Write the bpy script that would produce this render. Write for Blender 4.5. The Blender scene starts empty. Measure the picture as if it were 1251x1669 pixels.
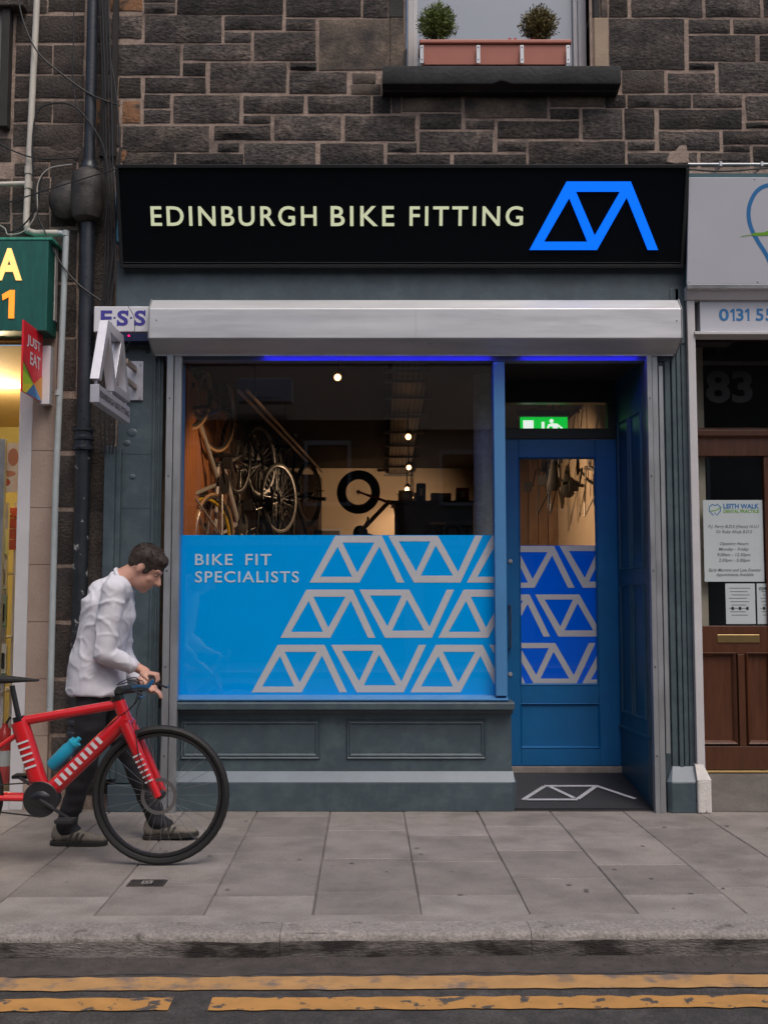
import bpy, bmesh, math, random
from mathutils import Vector, Matrix, noise
from mathutils.geometry import tessellate_polygon
R = math.radians
random.seed(7)
SC = bpy.context.scene
COL = SC.collection

# ------------------------------------------------------------------ camera, sky, sun, exposure
F = 1775.0                       # focal length in photograph pixels (1251 x 1669)
CH = 1.32                        # camera height
PITCH = math.atan((977 - 834.5) / F)
CD = CH / math.tan(math.atan((1323 - 834.5) / F) - PITCH)   # distance camera - shop front
cam = bpy.data.cameras.new('camera')
cam.sensor_fit = 'VERTICAL'; cam.sensor_height = 36.0; cam.lens = F / 1669 * 36
cam.clip_start = 0.05; cam.clip_end = 500
camo = bpy.data.objects.new('camera', cam); COL.objects.link(camo)
camo.location = (0, -CD, CH); camo.rotation_euler = (R(90) + PITCH, 0, 0)
SC.camera = camo

SUN_EL, SUN_AZ = R(58), R(155)   # direction towards the sun, azimuth from +Y clockwise
w = bpy.data.worlds.new('World'); SC.world = w; w.use_nodes = True
nt = w.node_tree; nt.nodes.clear()
sky = nt.nodes.new('ShaderNodeTexSky'); sky.sky_type = 'NISHITA'; sky.sun_disc = False
sky.sun_elevation = SUN_EL; sky.sun_rotation = SUN_AZ
sky.air_density = 1.0; sky.dust_density = 5.0; sky.ozone_density = 1.0
bg = nt.nodes.new('ShaderNodeBackground'); bg.inputs['Strength'].default_value = 0.085
wo = nt.nodes.new('ShaderNodeOutputWorld')
nt.links.new(sky.outputs[0], bg.inputs[0]); nt.links.new(bg.outputs[0], wo.inputs[0])
sl = bpy.data.lights.new('sun', 'SUN'); sl.energy = 0.75; sl.angle = R(28); sl.color = (1, .97, .94)
so = bpy.data.objects.new('sun', sl); COL.objects.link(so)
sd = Vector((math.sin(SUN_AZ) * math.cos(SUN_EL), math.cos(SUN_AZ) * math.cos(SUN_EL), math.sin(SUN_EL)))
so.rotation_euler = sd.to_track_quat('Z', 'Y').to_euler(); so.location = (0, -8, 14)
SC.view_settings.view_transform = 'Standard'; SC.view_settings.look = 'None'
SC.view_settings.exposure = 0.57; SC.view_settings.gamma = 1.0
SC.view_settings.use_curve_mapping = False
SC.render.engine = 'CYCLES'
SC.cycles.use_denoising = True
SC.cycles.max_bounces = 5; SC.cycles.diffuse_bounces = 3; SC.cycles.glossy_bounces = 3; SC.cycles.transparent_max_bounces = 10
SC.cycles.caustics_reflective = False; SC.cycles.caustics_refractive = False
SC.cycles.sample_clamp_indirect = 4.0

# ------------------------------------------------------------------ measuring helpers
CAMP = Vector((0, -CD, CH)); FW = Vector((0, math.cos(PITCH), math.sin(PITCH))); UP = Vector((0, -math.sin(PITCH), math.cos(PITCH)))
def ray(u, v): return FW + Vector(((u - 625.5) / F, 0, 0)) + UP * ((834.5 - v) / F)
def at(u, v, Y):
    d = ray(u, v); t = (Y + CD) / d.y
    return CAMP + d * t
def ground(u, v, Z=0.0):
    d = ray(u, v); t = (Z - CH) / d.z
    return CAMP + d * t
def onplane(u, v, P, N):
    d = ray(u, v); t = (P - CAMP).dot(N) / d.dot(N)
    return CAMP + d * t
def X(u, Y, v=977): return at(u, v, Y).x
def Z(v, Y): return at(625.5, v, Y).z
def lin(c): return tuple(((x / 255) / 12.92 if x / 255 <= .04045 else ((x / 255 + .055) / 1.055) ** 2.4) for x in c)

# ------------------------------------------------------------------ materials
MATS = {}
def mat(name, col, rough=.5, metal=0, var=.0, scale=6, bump=0, bscale=80, emit=0, ecol=None, col2=None, thr=(.45, .6), scale2=3,
        stretch=(1, 1, 1), rnd=0, spec=None, detail=6, coat=0, rvar=0, bdist=.01, fine=0, fscale=90):
    if name in MATS: return MATS[name]
    m = bpy.data.materials.new(name); m.use_nodes = True
    n = m.node_tree; b = n.nodes['Principled BSDF']; L = n.links.new
    c = (*col, 1)
    b.inputs['Base Color'].default_value = c; b.inputs['Roughness'].default_value = rough; b.inputs['Metallic'].default_value = metal
    if spec is not None: b.inputs['Specular IOR Level'].default_value = spec
    if coat: b.inputs['Coat Weight'].default_value = coat
    geo = n.nodes.new('ShaderNodeNewGeometry'); mp = n.nodes.new('ShaderNodeMapping'); mp.inputs['Scale'].default_value = stretch
    L(geo.outputs['Position'], mp.inputs['Vector'])
    out = None
    def nz(s, d=detail, r=.6):
        t = n.nodes.new('ShaderNodeTexNoise'); t.inputs['Scale'].default_value = s; t.inputs['Detail'].default_value = d
        t.inputs['Roughness'].default_value = r; L(mp.outputs[0], t.inputs['Vector']); return t
    if col2 is not None:
        t = nz(scale2); mr = n.nodes.new('ShaderNodeMapRange'); mr.inputs[1].default_value = thr[0]; mr.inputs[2].default_value = thr[1]
        L(t.outputs['Fac'], mr.inputs[0])
        mx = n.nodes.new('ShaderNodeMix'); mx.data_type = 'RGBA'; L(mr.outputs[0], mx.inputs[0])
        mx.inputs[6].default_value = c; mx.inputs[7].default_value = (*col2, 1); out = mx.outputs[2]
    if var or rnd:
        hv = n.nodes.new('ShaderNodeHueSaturation'); hv.inputs['Color'].default_value = c
        if out: L(out, hv.inputs['Color'])
        val = None
        if var:
            t = nz(scale); mr = n.nodes.new('ShaderNodeMapRange'); mr.inputs[1].default_value = .25; mr.inputs[2].default_value = .75
            mr.inputs[3].default_value = 1 - var; mr.inputs[4].default_value = 1 + var; L(t.outputs['Fac'], mr.inputs[0]); val = mr.outputs[0]
        if rnd:
            oi = n.nodes.new('ShaderNodeObjectInfo'); mr = n.nodes.new('ShaderNodeMapRange'); mr.inputs[3].default_value = 1 - rnd; mr.inputs[4].default_value = 1 + rnd
            L(oi.outputs['Random'], mr.inputs[0])
            if val:
                mu = n.nodes.new('ShaderNodeMath'); mu.operation = 'MULTIPLY'; L(val, mu.inputs[0]); L(mr.outputs[0], mu.inputs[1]); val = mu.outputs[0]
            else: val = mr.outputs[0]
        L(val, hv.inputs['Value']); out = hv.outputs[0]
    if fine:
        t = nz(fscale, 4, .7); mr = n.nodes.new('ShaderNodeMapRange'); mr.inputs[1].default_value = .3; mr.inputs[2].default_value = .7
        mr.inputs[3].default_value = 1 - fine; mr.inputs[4].default_value = 1 + fine; L(t.outputs['Fac'], mr.inputs[0])
        h2 = n.nodes.new('ShaderNodeHueSaturation'); h2.inputs['Color'].default_value = c
        if out: L(out, h2.inputs['Color'])
        L(mr.outputs[0], h2.inputs['Value']); out = h2.outputs[0]
    if out: L(out, b.inputs['Base Color'])
    if rvar:
        t = nz(scale * 1.7); mr = n.nodes.new('ShaderNodeMapRange'); mr.inputs[1].default_value = .3; mr.inputs[2].default_value = .7
        mr.inputs[3].default_value = max(.02, rough - rvar); mr.inputs[4].default_value = min(1, rough + rvar); L(t.outputs['Fac'], mr.inputs[0]); L(mr.outputs[0], b.inputs['Roughness'])
    if bump:
        t = nz(bscale, 8, .65); bp = n.nodes.new('ShaderNodeBump'); bp.inputs['Strength'].default_value = bump; bp.inputs['Distance'].default_value = bdist
        L(t.outputs['Fac'], bp.inputs['Height']); L(bp.outputs[0], b.inputs['Normal'])
    if emit:
        b.inputs['Emission Color'].default_value = (*(ecol or col), 1); b.inputs['Emission Strength'].default_value = emit
    MATS[name] = m
    return m
def glass(name, ior=1.7, tint=(1, 1, 1), rough=0.0):
    m = bpy.data.materials.new(name); m.use_nodes = True; n = m.node_tree; n.nodes.clear(); L = n.links.new
    o = n.nodes.new('ShaderNodeOutputMaterial'); mx = n.nodes.new('ShaderNodeMixShader'); tr = n.nodes.new('ShaderNodeBsdfTransparent')
    gl = n.nodes.new('ShaderNodeBsdfGlossy'); gl.inputs['Roughness'].default_value = rough; fr = n.nodes.new('ShaderNodeFresnel'); 
    ge = n.nodes.new('ShaderNodeNewGeometry'); ma = n.nodes.new('ShaderNodeMath'); ma.operation = 'MULTIPLY_ADD'; ma.inputs[1].default_value = 1 / ior - ior; ma.inputs[2].default_value = ior
    L(ge.outputs['Backfacing'], ma.inputs[0]); L(ma.outputs[0], fr.inputs['IOR'])      # a thin sheet reflects alike from both sides
    tr.inputs['Color'].default_value = (*tint, 1)
    L(fr.outputs[0], mx.inputs[0]); L(tr.outputs[0], mx.inputs[1]); L(gl.outputs[0], mx.inputs[2]); L(mx.outputs[0], o.inputs[0])
    MATS[name] = m; return m

GREY = mat('grey paint', (.061, .086, .102), .42, var=.16, scale=3, bump=.18, bscale=90, col2=(.074, .106, .120), scale2=9, rvar=.1, fine=.08, fscale=35)
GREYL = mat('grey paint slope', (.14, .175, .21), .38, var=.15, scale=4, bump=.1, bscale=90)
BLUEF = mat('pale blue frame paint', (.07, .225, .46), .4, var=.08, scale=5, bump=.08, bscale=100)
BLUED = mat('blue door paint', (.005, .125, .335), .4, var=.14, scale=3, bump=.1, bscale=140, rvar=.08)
BLUEP = mat('shaded door blue paint', (.018, .075, .135), .35, var=.2, scale=3, bump=.1, bscale=120)  # door blue made darker, the recess shade is in the colour
FILM = mat('blue window film', (.0, .40, 1.0), .45, var=.03, scale=2, spec=0)
FILMD = mat('led lit blue door film', (.0, .15, 1.0), .45, var=.03, scale=2, spec=0)  # blue led glow on the door film put into its colour
FILMW = mat('silver film', (.62, .63, .66), .5, var=.04, scale=3)
FILMT = mat('pale blue film lettering', (.62, .76, .86), .5)
ALU = mat('worn aluminium', (.60, .60, .615), .42, metal=.45, var=.14, scale=5, col2=(.42, .42, .44), scale2=6, thr=(.50, .78), bump=.04, bscale=40, stretch=(.18, 1, 1.6), rvar=.08)
ALUG = mat('aluminium channel', (.36, .37, .385), .42, metal=.6, var=.2, scale=8, stretch=(1, 1, .4), rvar=.1)
BRUSH = mat('brushed aluminium', (.62, .61, .66), .38, metal=.55, var=.05, scale=20, rvar=.08)
BLACKG = mat('black gloss panel', (.004, .005, .007), .2, rvar=.05, scale=3, spec=.2)
BLACKM = mat('black metal trim', (.012, .013, .015), .5, var=.2)
LETTER = mat('lit cream letter', (.52, .54, .40), .5, emit=.30, ecol=(.80, .86, .52))
LOGOB = mat('lit blue logo', (.0, .13, .9), .4, emit=.55, ecol=(.0, .16, 1.0))
STONE = mat('sooty sandstone', (.060, .051, .047), .92, var=.5, scale=9, rnd=.5, col2=(.15, .115, .095), scale2=5, thr=(.48, .74), bump=.9, bscale=46, bdist=.035, stretch=(.75, 1, 1.3), fine=.85, fscale=46)
STONEP = mat('pale sandstone', (.175, .132, .100), .9, var=.3, scale=8, col2=(.055, .047, .044), scale2=3.6, thr=(.38, .60), bump=.6, bscale=60, bdist=.02, fine=.3, fscale=60)
STONEO = mat('orange sandstone', (.30, .15, .075), .9, var=.35, scale=14, col2=(.06, .048, .042), scale2=9, thr=(.48, .62), bump=.8, bscale=50, bdist=.02)
STONEB = mat('brown sandstone', (.085, .066, .056), .92, var=.35, scale=7, rnd=.25, col2=(.058, .050, .046), scale2=5, thr=(.42, .66), bump=.9, bscale=60, bdist=.025, fine=.4, fscale=60)
MORTAR = mat('pink lime mortar', (.36, .27, .22), .95, var=.28, scale=22, col2=(.13, .10, .088), scale2=4, thr=(.5, .75), bump=.7, bscale=90, bdist=.012, fine=.25, fscale=80)
BEIGE = mat('beige painted stone', (.37, .275, .22), .8, var=.1, scale=6, bump=.5, bscale=45, bdist=.008, col2=(.31, .225, .18), scale2=3)
BLACKP = mat('black iron pipe', (.018, .021, .026), .38, var=.3, scale=9, col2=(.30, .30, .29), scale2=16, thr=(.62, .645), bump=.3, bscale=60, rvar=.1)
BLACKI = mat('dark iron pipe', (.020, .024, .032), .35, var=.3, scale=9, bump=.25, bscale=60, rvar=.12)
BROWNI = mat('brown grimed iron', (.050, .043, .038), .55, var=.3, scale=10, bump=.4, bscale=40, col2=(.02, .019, .018), scale2=6)
PIPEW = mat('cream plastic pipe', (.58, .54, .47), .5, var=.1, scale=6)
PIPEG = mat('grey plastic pipe', (.38, .42, .43), .5, var=.15, scale=8, col2=(.13, .12, .11), scale2=20, thr=(.68, .72))
CABLE = mat('black cable', (.012, .012, .014), .5)
CABLEW = mat('pale cable', (.45, .42, .38), .6)
WHITEP = mat('white painted timber', (.56, .54, .55), .5, var=.08, scale=5, bump=.15, bscale=70)
FLAKY = mat('flaking white paint', (.66, .62, .58), .7, var=.1, scale=9, col2=(.10, .085, .075), scale2=22, thr=(.64, .68), bump=.5, bscale=50)
SIGNW = mat('white sign sheet', (.53, .535, .59), .4, var=.04, scale=2)
BLUET = mat('blue print', (.02, .17, .42), .5)
GREENT = mat('green print', (.16, .38, .02), .5)
GREYT = mat('grey print', (.16, .17, .18), .5)
BLACKT = mat('black print', (.02, .02, .022), .5)
WHITET = mat('white print', (.72, .72, .74), .5)
INDIGO = mat('indigo print', (.055, .045, .32), .5)
BOXB = mat('navy plastic', (.006, .012, .055), .35)
BOXW = mat('white plastic', (.70, .70, .74), .4, var=.04)
REDLED = mat('red indicator', (.5, .0, .03), .4, emit=3, ecol=(1, .0, .08))
WOOD = mat('dark varnished wood', (.085, .030, .014), .35, var=.3, scale=10, stretch=(3, 3, .35), bump=.1, bscale=60, rvar=.08)
BRASS = mat('brass', (.55, .38, .17), .3, metal=.9, var=.1)
GREENS = mat('green sign panel', (.010, .105, .085), .4, var=.25, scale=9, stretch=(5, 1, .8))
GREENC = mat('green sign trim', (.04, .30, .21), .6, var=.4, scale=30)
AMBER = mat('lit amber letter', (.9, .55, .2), .5, emit=.75, ecol=(1.0, .56, .16))
ORANGE = mat('lit orange numeral', (.9, .3, .03), .5, emit=.7, ecol=(1.0, .27, .02))
REDS = mat('red sign', (.78, .012, .03), .4)
LIME = mat('lime sign', (.45, .70, .02), .4); YELS = mat('yellow sign', (.80, .72, .03), .4); GRNS = mat('leaf green sign', (.22, .50, .03), .4)
BLUS = mat('sky blue sign', (.04, .36, .75), .4); BLUS2 = mat('deep blue sign', (.02, .16, .42), .4); ORGS = mat('orange sign', (.85, .33, .03), .4); REDS2 = mat('dark red sign', (.58, .03, .04), .4)
SLAB = mat('paving stone', (.248, .218, .196), .8, var=.18, scale=4, rnd=.13, col2=(.150, .131, .118), scale2=3.2, thr=(.46, .78), bump=.25, bscale=160, bdist=.004, rvar=.1, fine=.17, fscale=80)
JOINT = mat('paving joint grit', (.12, .105, .096), .95, var=.3, scale=30)
CONC = mat('concrete infill', (.30, .27, .245), .92, var=.22, scale=12, col2=(.22, .195, .178), scale2=6, bump=.7, bscale=90, bdist=.006, fine=.2, fscale=110)
KERBF = mat('splashed shaded granite', (.23, .205, .19), .9, var=.3, scale=12, col2=(.030, .024, .021), scale2=3.2, thr=(.42, .60), stretch=(.8, 1, 2.5), bump=.9, bscale=60, bdist=.015, fine=.4, fscale=60)  # splash dirt plus the front face's shade, both put into the colour
KERB = mat('granite kerb', (.29, .26, .24), .9, var=.25, scale=14, col2=(.10, .085, .075), scale2=7, thr=(.58, .70), bump=.9, bscale=70, bdist=.012, rnd=.06, fine=.35, fscale=70)
ASPH = mat('asphalt', (.058, .052, .050), .85, var=.35, scale=16, col2=(.090, .080, .075), scale2=4, thr=(.45, .7), bump=1.0, bscale=220, bdist=.008, fine=.55, fscale=110)
RUBBER = mat('black rubber mat', (.009, .010, .014), .5, var=.2)
SILLB = mat('black painted stone', (.009, .0095, .011), .6, var=.3, scale=8, col2=(.020, .020, .022), scale2=6, bump=.4, bscale=40)
TERRA = mat('terracotta plastic', (.42, .145, .10), .5, var=.06, scale=8)
GALV = mat('galvanised bracket', (.45, .46, .48), .45, metal=.6, var=.15)
LEAF = mat('shrub leaf', (.13, .17, .03), .6, rnd=.0, var=.5, scale=40)
LEAF2 = mat('bronze shrub leaf', (.15, .12, .035), .6, var=.5, scale=40)
STEM = mat('woody stem', (.06, .04, .025), .8)
REDFL = mat('red petals', (.45, .01, .03), .5)
SOIL = mat('soil', (.03, .022, .016), .95)
SKYSHEET = mat('grey blue blind', (.27, .31, .37), .8)  # tone of the reflected sky put into the colour
PANE = glass('window pane', 1.85)
PANEU = glass('upper window pane', 2.6)
PANED = glass('neighbour pane', 1.75, (.75, .8, .82))
CREAM = mat('cream plaster', (.60, .49, .37), .8, var=.05, scale=4)
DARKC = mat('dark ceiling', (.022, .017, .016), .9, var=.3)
SLATW = mat('oak batten', (.34, .13, .045), .5, var=.25, scale=14, stretch=(3, 3, .3))
PLANK = mat('weathered plank', (.20, .125, .075), .7, var=.35, scale=12, stretch=(3, 3, .3), rnd=.3)
DARKW = mat('dark counter wood', (.035, .022, .016), .5, var=.3)
FLOORI = mat('shop floor', (.10, .09, .085), .6, var=.1)
TRAY = mat('steel cable tray', (.10, .10, .11), .5, metal=.2, var=.1)
LAMPB = mat('black lamp housing', (.012, .012, .013), .4)
BULB = mat('warm lamp face', (1, .72, .4), .5, emit=5, ecol=(1.0, .52, .20))
LEDB = mat('blue led strip', (.0, .03, 1.0), .5, emit=15, ecol=(.04, .03, 1.0))
EXITG = mat('lit exit green', (.0, .45, .05), .5, emit=.55, ecol=(.0, .62, .05))
EXITW = mat('lit exit white', (.85, .9, .85), .5, emit=.7, ecol=(.8, .9, .82))
YELW = mat('yellow wall', (.62, .53, .22), .8, var=.05)
TANW = mat('tan ceiling board', (.52, .36, .17), .8, var=.05)
PAPER = mat('notice paper', (.50, .555, .57), .6, var=.03)
FROST = mat('etched glass', (.011, .0115, .012), .7)

# ------------------------------------------------------------------ mesh builder
def tag(o, label=None, cat=None, group=None, kind=None):
    if label: o['label'] = label
    if cat: o['category'] = cat
    if group: o['group'] = group
    if kind: o['kind'] = kind
    return o
def worldloc(o):
    v = Vector((0, 0, 0))
    while o is not None: v += o.location; o = o.parent
    return v
def empty(name, loc, label=None, cat=None, group=None, kind=None, parent=None):
    o = bpy.data.objects.new(name, None); o.empty_display_size = .1; COL.objects.link(o); o.location = Vector(loc)
    if parent: o.parent = parent
    return tag(o, label, cat, group, kind)
class MB:
    def __init__(s): s.v = []; s.f = []; s.mi = None
    def add(s, vs, fs):
        b = len(s.v); s.v += [Vector(p) for p in vs]; s.f += [tuple(i + b for i in f) for f in fs]; return s
    def box(s, x0, x1, y0, y1, z0, z1):
        if x0 > x1: x0, x1 = x1, x0
        if y0 > y1: y0, y1 = y1, y0
        if z0 > z1: z0, z1 = z1, z0
        return s.add([(x0, y0, z0), (x1, y0, z0), (x1, y1, z0), (x0, y1, z0), (x0, y0, z1), (x1, y0, z1), (x1, y1, z1), (x0, y1, z1)],
                     [(0, 3, 2, 1), (4, 5, 6, 7), (0, 1, 5, 4), (1, 2, 6, 5), (2, 3, 7, 6), (3, 0, 4, 7)])
    def hexa(s, p): return s.add(p, [(0, 3, 2, 1), (4, 5, 6, 7), (0, 1, 5, 4), (1, 2, 6, 5), (2, 3, 7, 6), (3, 0, 4, 7)])
    def extrude(s, poly, d):
        n = len(poly); d = Vector(d); vs = [Vector(p) for p in poly]; s.add(vs + [p + d for p in vs],
            [tuple(range(n - 1, -1, -1)), tuple(range(n, 2 * n))] + [(i, (i + 1) % n, n + (i + 1) % n, n + i) for i in range(n)]); return s
    def prismx(s, yz, x0, x1): return s.extrude([(x0, y, z) for y, z in yz], (x1 - x0, 0, 0))
    def tube(s, pts, r, n=10, closed=False, cap=True, up=None):
        pts = [Vector(p) for p in pts]; m = len(pts); rr = r if isinstance(r, (list, tuple)) else [r] * m
        T = []
        for i in range(m):
            a = pts[(i - 1) % m] if (closed or i) else pts[0]; b = pts[(i + 1) % m] if (closed or i < m - 1) else pts[-1]
            T.append((b - a).normalized())
        N = T[0].orthogonal() if up is None else (Vector(up) - T[0] * Vector(up).dot(T[0])).normalized()
        vs = []; base = len(s.v)
        for i in range(m):
            if i: N = (N - T[i] * N.dot(T[i])); N = N.normalized() if N.length > 1e-6 else T[i].orthogonal().normalized()
            B = T[i].cross(N).normalized(); N = N.normalized()
            for k in range(n):
                a = 2 * math.pi * k / n; vs.append(pts[i] + (N * math.cos(a) + B * math.sin(a)) * rr[i])
        fs = []
        for i in range(m if closed else m - 1):
            j = (i + 1) % m
            for k in range(n):
                l = (k + 1) % n; fs.append((i * n + k, j * n + k, j * n + l, i * n + l)[::-1])
        if cap and not closed: fs += [tuple(range(n)), tuple(range((m - 1) * n, m * n))[::-1]]
        return s.add(vs, fs)
    def lathe(s, prof, c, n=20, ax='Z', cap=True):
        c = Vector(c); vs = []
        for r, h in prof:
            for k in range(n):
                a = 2 * math.pi * k / n; x, y = r * math.cos(a), r * math.sin(a)
                vs.append(c + (Vector((x, y, h)) if ax == 'Z' else Vector((x, h, y)) if ax == 'Y' else Vector((h, x, y))))
        fs = [(i * n + k, i * n + (k + 1) % n, (i + 1) * n + (k + 1) % n, (i + 1) * n + k) for i in range(len(prof) - 1) for k in range(n)]
        if cap: fs += [tuple(range(n))[::-1], tuple(range((len(prof) - 1) * n, len(prof) * n))]
        return s.add(vs, fs)
    def ell(s, c, r, n=16, m=10, M=None):
        c = Vector(c); vs = []; fs = []
        for i in range(m + 1):
            t = math.pi * i / m
            for k in range(n):
                a = 2 * math.pi * k / n; p = Vector((r[0] * math.sin(t) * math.cos(a), r[1] * math.sin(t) * math.sin(a), r[2] * math.cos(t)))
                vs.append(c + (M @ p if M else p))
        for i in range(m):
            for k in range(n):
                l = (k + 1) % n; fs.append((i * n + k, (i + 1) * n + k, (i + 1) * n + l, i * n + l))
        return s.add(vs, fs)
    def capsule(s, a, b, ra, rb, n=14):
        a = Vector(a); b = Vector(b); d = (b - a).normalized(); pts = []; rr = []
        for i in range(5): t = math.pi / 2 * (i / 5); pts.append(a - d * ra * math.cos(t)); rr.append(max(ra * math.sin(t), .0008))
        pts += [a, b]; rr += [ra, rb]
        for i in range(4, -1, -1): t = math.pi / 2 * (i / 5); pts.append(b + d * rb * math.cos(t)); rr.append(max(rb * math.sin(t), .0008))
        return s.tube(pts, rr, n)
    def tri2d(s, loops, fn):          # polygons with holes -> flat faces through fn(x,z)
        ls = [[Vector((x, z, 0)) for x, z in l] for l in loops]; flat = [p for l in loops for p in l]
        s.add([fn(x, z) for x, z in flat], [tuple(t) for t in tessellate_polygon(ls)]); return s
    def build(s, name, material, parent=None, bevel=0, smooth=False, local=False, seg=2, fix=True):
        me = bpy.data.meshes.new(name)
        off = worldloc(parent) if (parent is not None and not local) else Vector((0, 0, 0))
        me.from_pydata([p - off for p in s.v], [], s.f)
        if fix:
            bm = bmesh.new(); bm.from_mesh(me); bmesh.ops.remove_doubles(bm, verts=bm.verts, dist=1e-6); bmesh.ops.recalc_face_normals(bm, faces=bm.faces); bm.to_mesh(me); bm.free()
        me.materials.append(material)
        if smooth:
            me.polygons.foreach_set('use_smooth', [True] * len(me.polygons))
            try: me.set_sharp_from_angle(angle=R(smooth if smooth is not True else 40))
            except Exception: pass
        o = bpy.data.objects.new(name, me); COL.objects.link(o)
        if parent is not None: o.parent = parent
        if bevel:
            bv = o.modifiers.new('bevel', 'BEVEL'); bv.width = bevel; bv.segments = seg; bv.limit_method = 'ANGLE'; bv.angle_limit = R(35)
        return o
def ribbon(pts, wd):
    """flat stroke polygon list (2D) of given width"""
    out = []
    P = [Vector((x, z)) for x, z in pts]; L = []; Rr = []
    for i, p in enumerate(P):
        a = P[max(i - 1, 0)]; b = P[min(i + 1, len(P) - 1)]; d = (b - a).normalized(); n = Vector((-d.y, d.x)); w_ = wd[i] if isinstance(wd, list) else wd
        L.append(p + n * w_ / 2); Rr.append(p - n * w_ / 2)
    return [(L[i], L[i + 1], Rr[i + 1], Rr[i]) for i in range(len(P) - 1)]
def smoothpts(pts, k=6):
    P = [Vector(p) for p in pts]; out = []
    for i in range(len(P) - 1):
        p0, p1, p2, p3 = P[max(i - 1, 0)], P[i], P[i + 1], P[min(i + 2, len(P) - 1)]
        for j in range(k):
            t = j / k; out.append(.5 * ((2 * p1) + (p2 - p0) * t + (2 * p0 - 5 * p1 + 4 * p2 - p3) * t * t + (3 * p1 - p0 - 3 * p2 + p3) * t ** 3))
    out.append(P[-1]); return out
def text(name, s_, O, U, W, wd, ht, material, parent=None, depth=.004, bold=0.0, shear=0, space=1.0, mirror=False, name_kind=None):
    """lettering fitted in a box wd x ht on the plane O + s*U + t*W"""
    cu = bpy.data.curves.new(name, 'FONT'); cu.body = s_; cu.size = 1; cu.offset = bold; cu.shear = shear; cu.space_character = space; cu.resolution_u = 4
    cu.space_line = 1.05
    to = bpy.data.objects.new(name, cu); COL.objects.link(to); dg = bpy.context.evaluated_depsgraph_get(); dg.update()
    me = bpy.data.meshes.new_from_object(to.evaluated_get(dg)); bpy.data.objects.remove(to); bpy.data.curves.remove(cu)
    O, U, W = Vector(O), Vector(U).normalized(), Vector(W).normalized(); N = U.cross(W)
    xs = [v.co.x for v in me.vertices]; ys = [v.co.y for v in me.vertices]; x0, x1, y0, y1 = min(xs), max(xs), min(ys), max(ys)
    m = MB(); fr = []; 
    for v in me.vertices:
        a = (v.co.x - x0) / (x1 - x0); b = (v.co.y - y0) / (y1 - y0)
        if mirror: a = 1 - a
        fr.append(O + U * (a * wd) + W * (b * ht))
    n = len(fr); m.v = [p + N * depth for p in fr] + (fr if depth > .0015 else [])
    m.f = [tuple(p.vertices) for p in me.polygons]
    if depth > .0015:
        cnt = {}
        for p in me.polygons:
            vs = list(p.vertices)
            for i in range(len(vs)):
                e = (vs[i], vs[(i + 1) % len(vs)]); cnt.setdefault(tuple(sorted(e)), []).append(e)
        for k, l in cnt.items():
            if len(l) == 1: a, b = l[0]; m.f.append((b, a, a + n, b + n))
    bpy.data.meshes.remove(me)
    return m.build(name, material, parent, fix=False)
def clip(poly, x0, x1, z0, z1):
    def cut(ps, f, g):
        out = []
        for i in range(len(ps)):
            a, b = ps[i], ps[(i + 1) % len(ps)]; fa, fb = f(a), f(b)
            if fa >= 0: out.append(a)
            if (fa >= 0) != (fb >= 0): t = fa / (fa - fb); out.append((a[0] + (b[0] - a[0]) * t, a[1] + (b[1] - a[1]) * t))
        return out
    for f in (lambda p: p[0] - x0, lambda p: x1 - p[0], lambda p: p[1] - z0, lambda p: z1 - p[1]):
        poly = cut(poly, f, None)
        if len(poly) < 3: return []
    return poly
# the shop's frame mark: unit height, x to the right, z up
LG = 325.0
LOGO = [[(x / LG, z / LG) for x, z in l] for l in (
    [(0, 0), (165, 325), (465, 325), (610, 0), (562, 0), (450, 251), (320, 0)],
    [(68, 40), (180, 248), (273, 40)], [(210, 277), (417, 277), (307, 68)])]
def logo_tris(flip=False):
    ls = [[Vector((x, z, 0)) for x, z in l] for l in LOGO]; flat = [p for l in LOGO for p in l]
    return [[(flat[i][0], 1 - flat[i][1] if flip else flat[i][1]) for i in t] for t in tessellate_polygon(ls)]
def moulding(mb, x0, x1, z0, z1, Y, w_=.03, prof=((0, 0), (.2, .012), (.45, .004), (.7, .010), (1, 0))):
    """rectangular bolection frame standing proud of plane Y (towards -Y)"""
    loops = []
    for t, h in prof: i = t * w_; loops.append([(x0 + i, Y - h, z0 + i), (x1 - i, Y - h, z0 + i), (x1 - i, Y - h, z1 - i), (x0 + i, Y - h, z1 - i)])
    b = len(mb.v); mb.v += [Vector(p) for l in loops for p in l]
    for k in range(len(loops) - 1):
        for i in range(4): j = (i + 1) % 4; mb.f.append((b + 4 * k + i, b + 4 * k + j, b + 4 * (k + 1) + j, b + 4 * (k + 1) + i))

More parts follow.
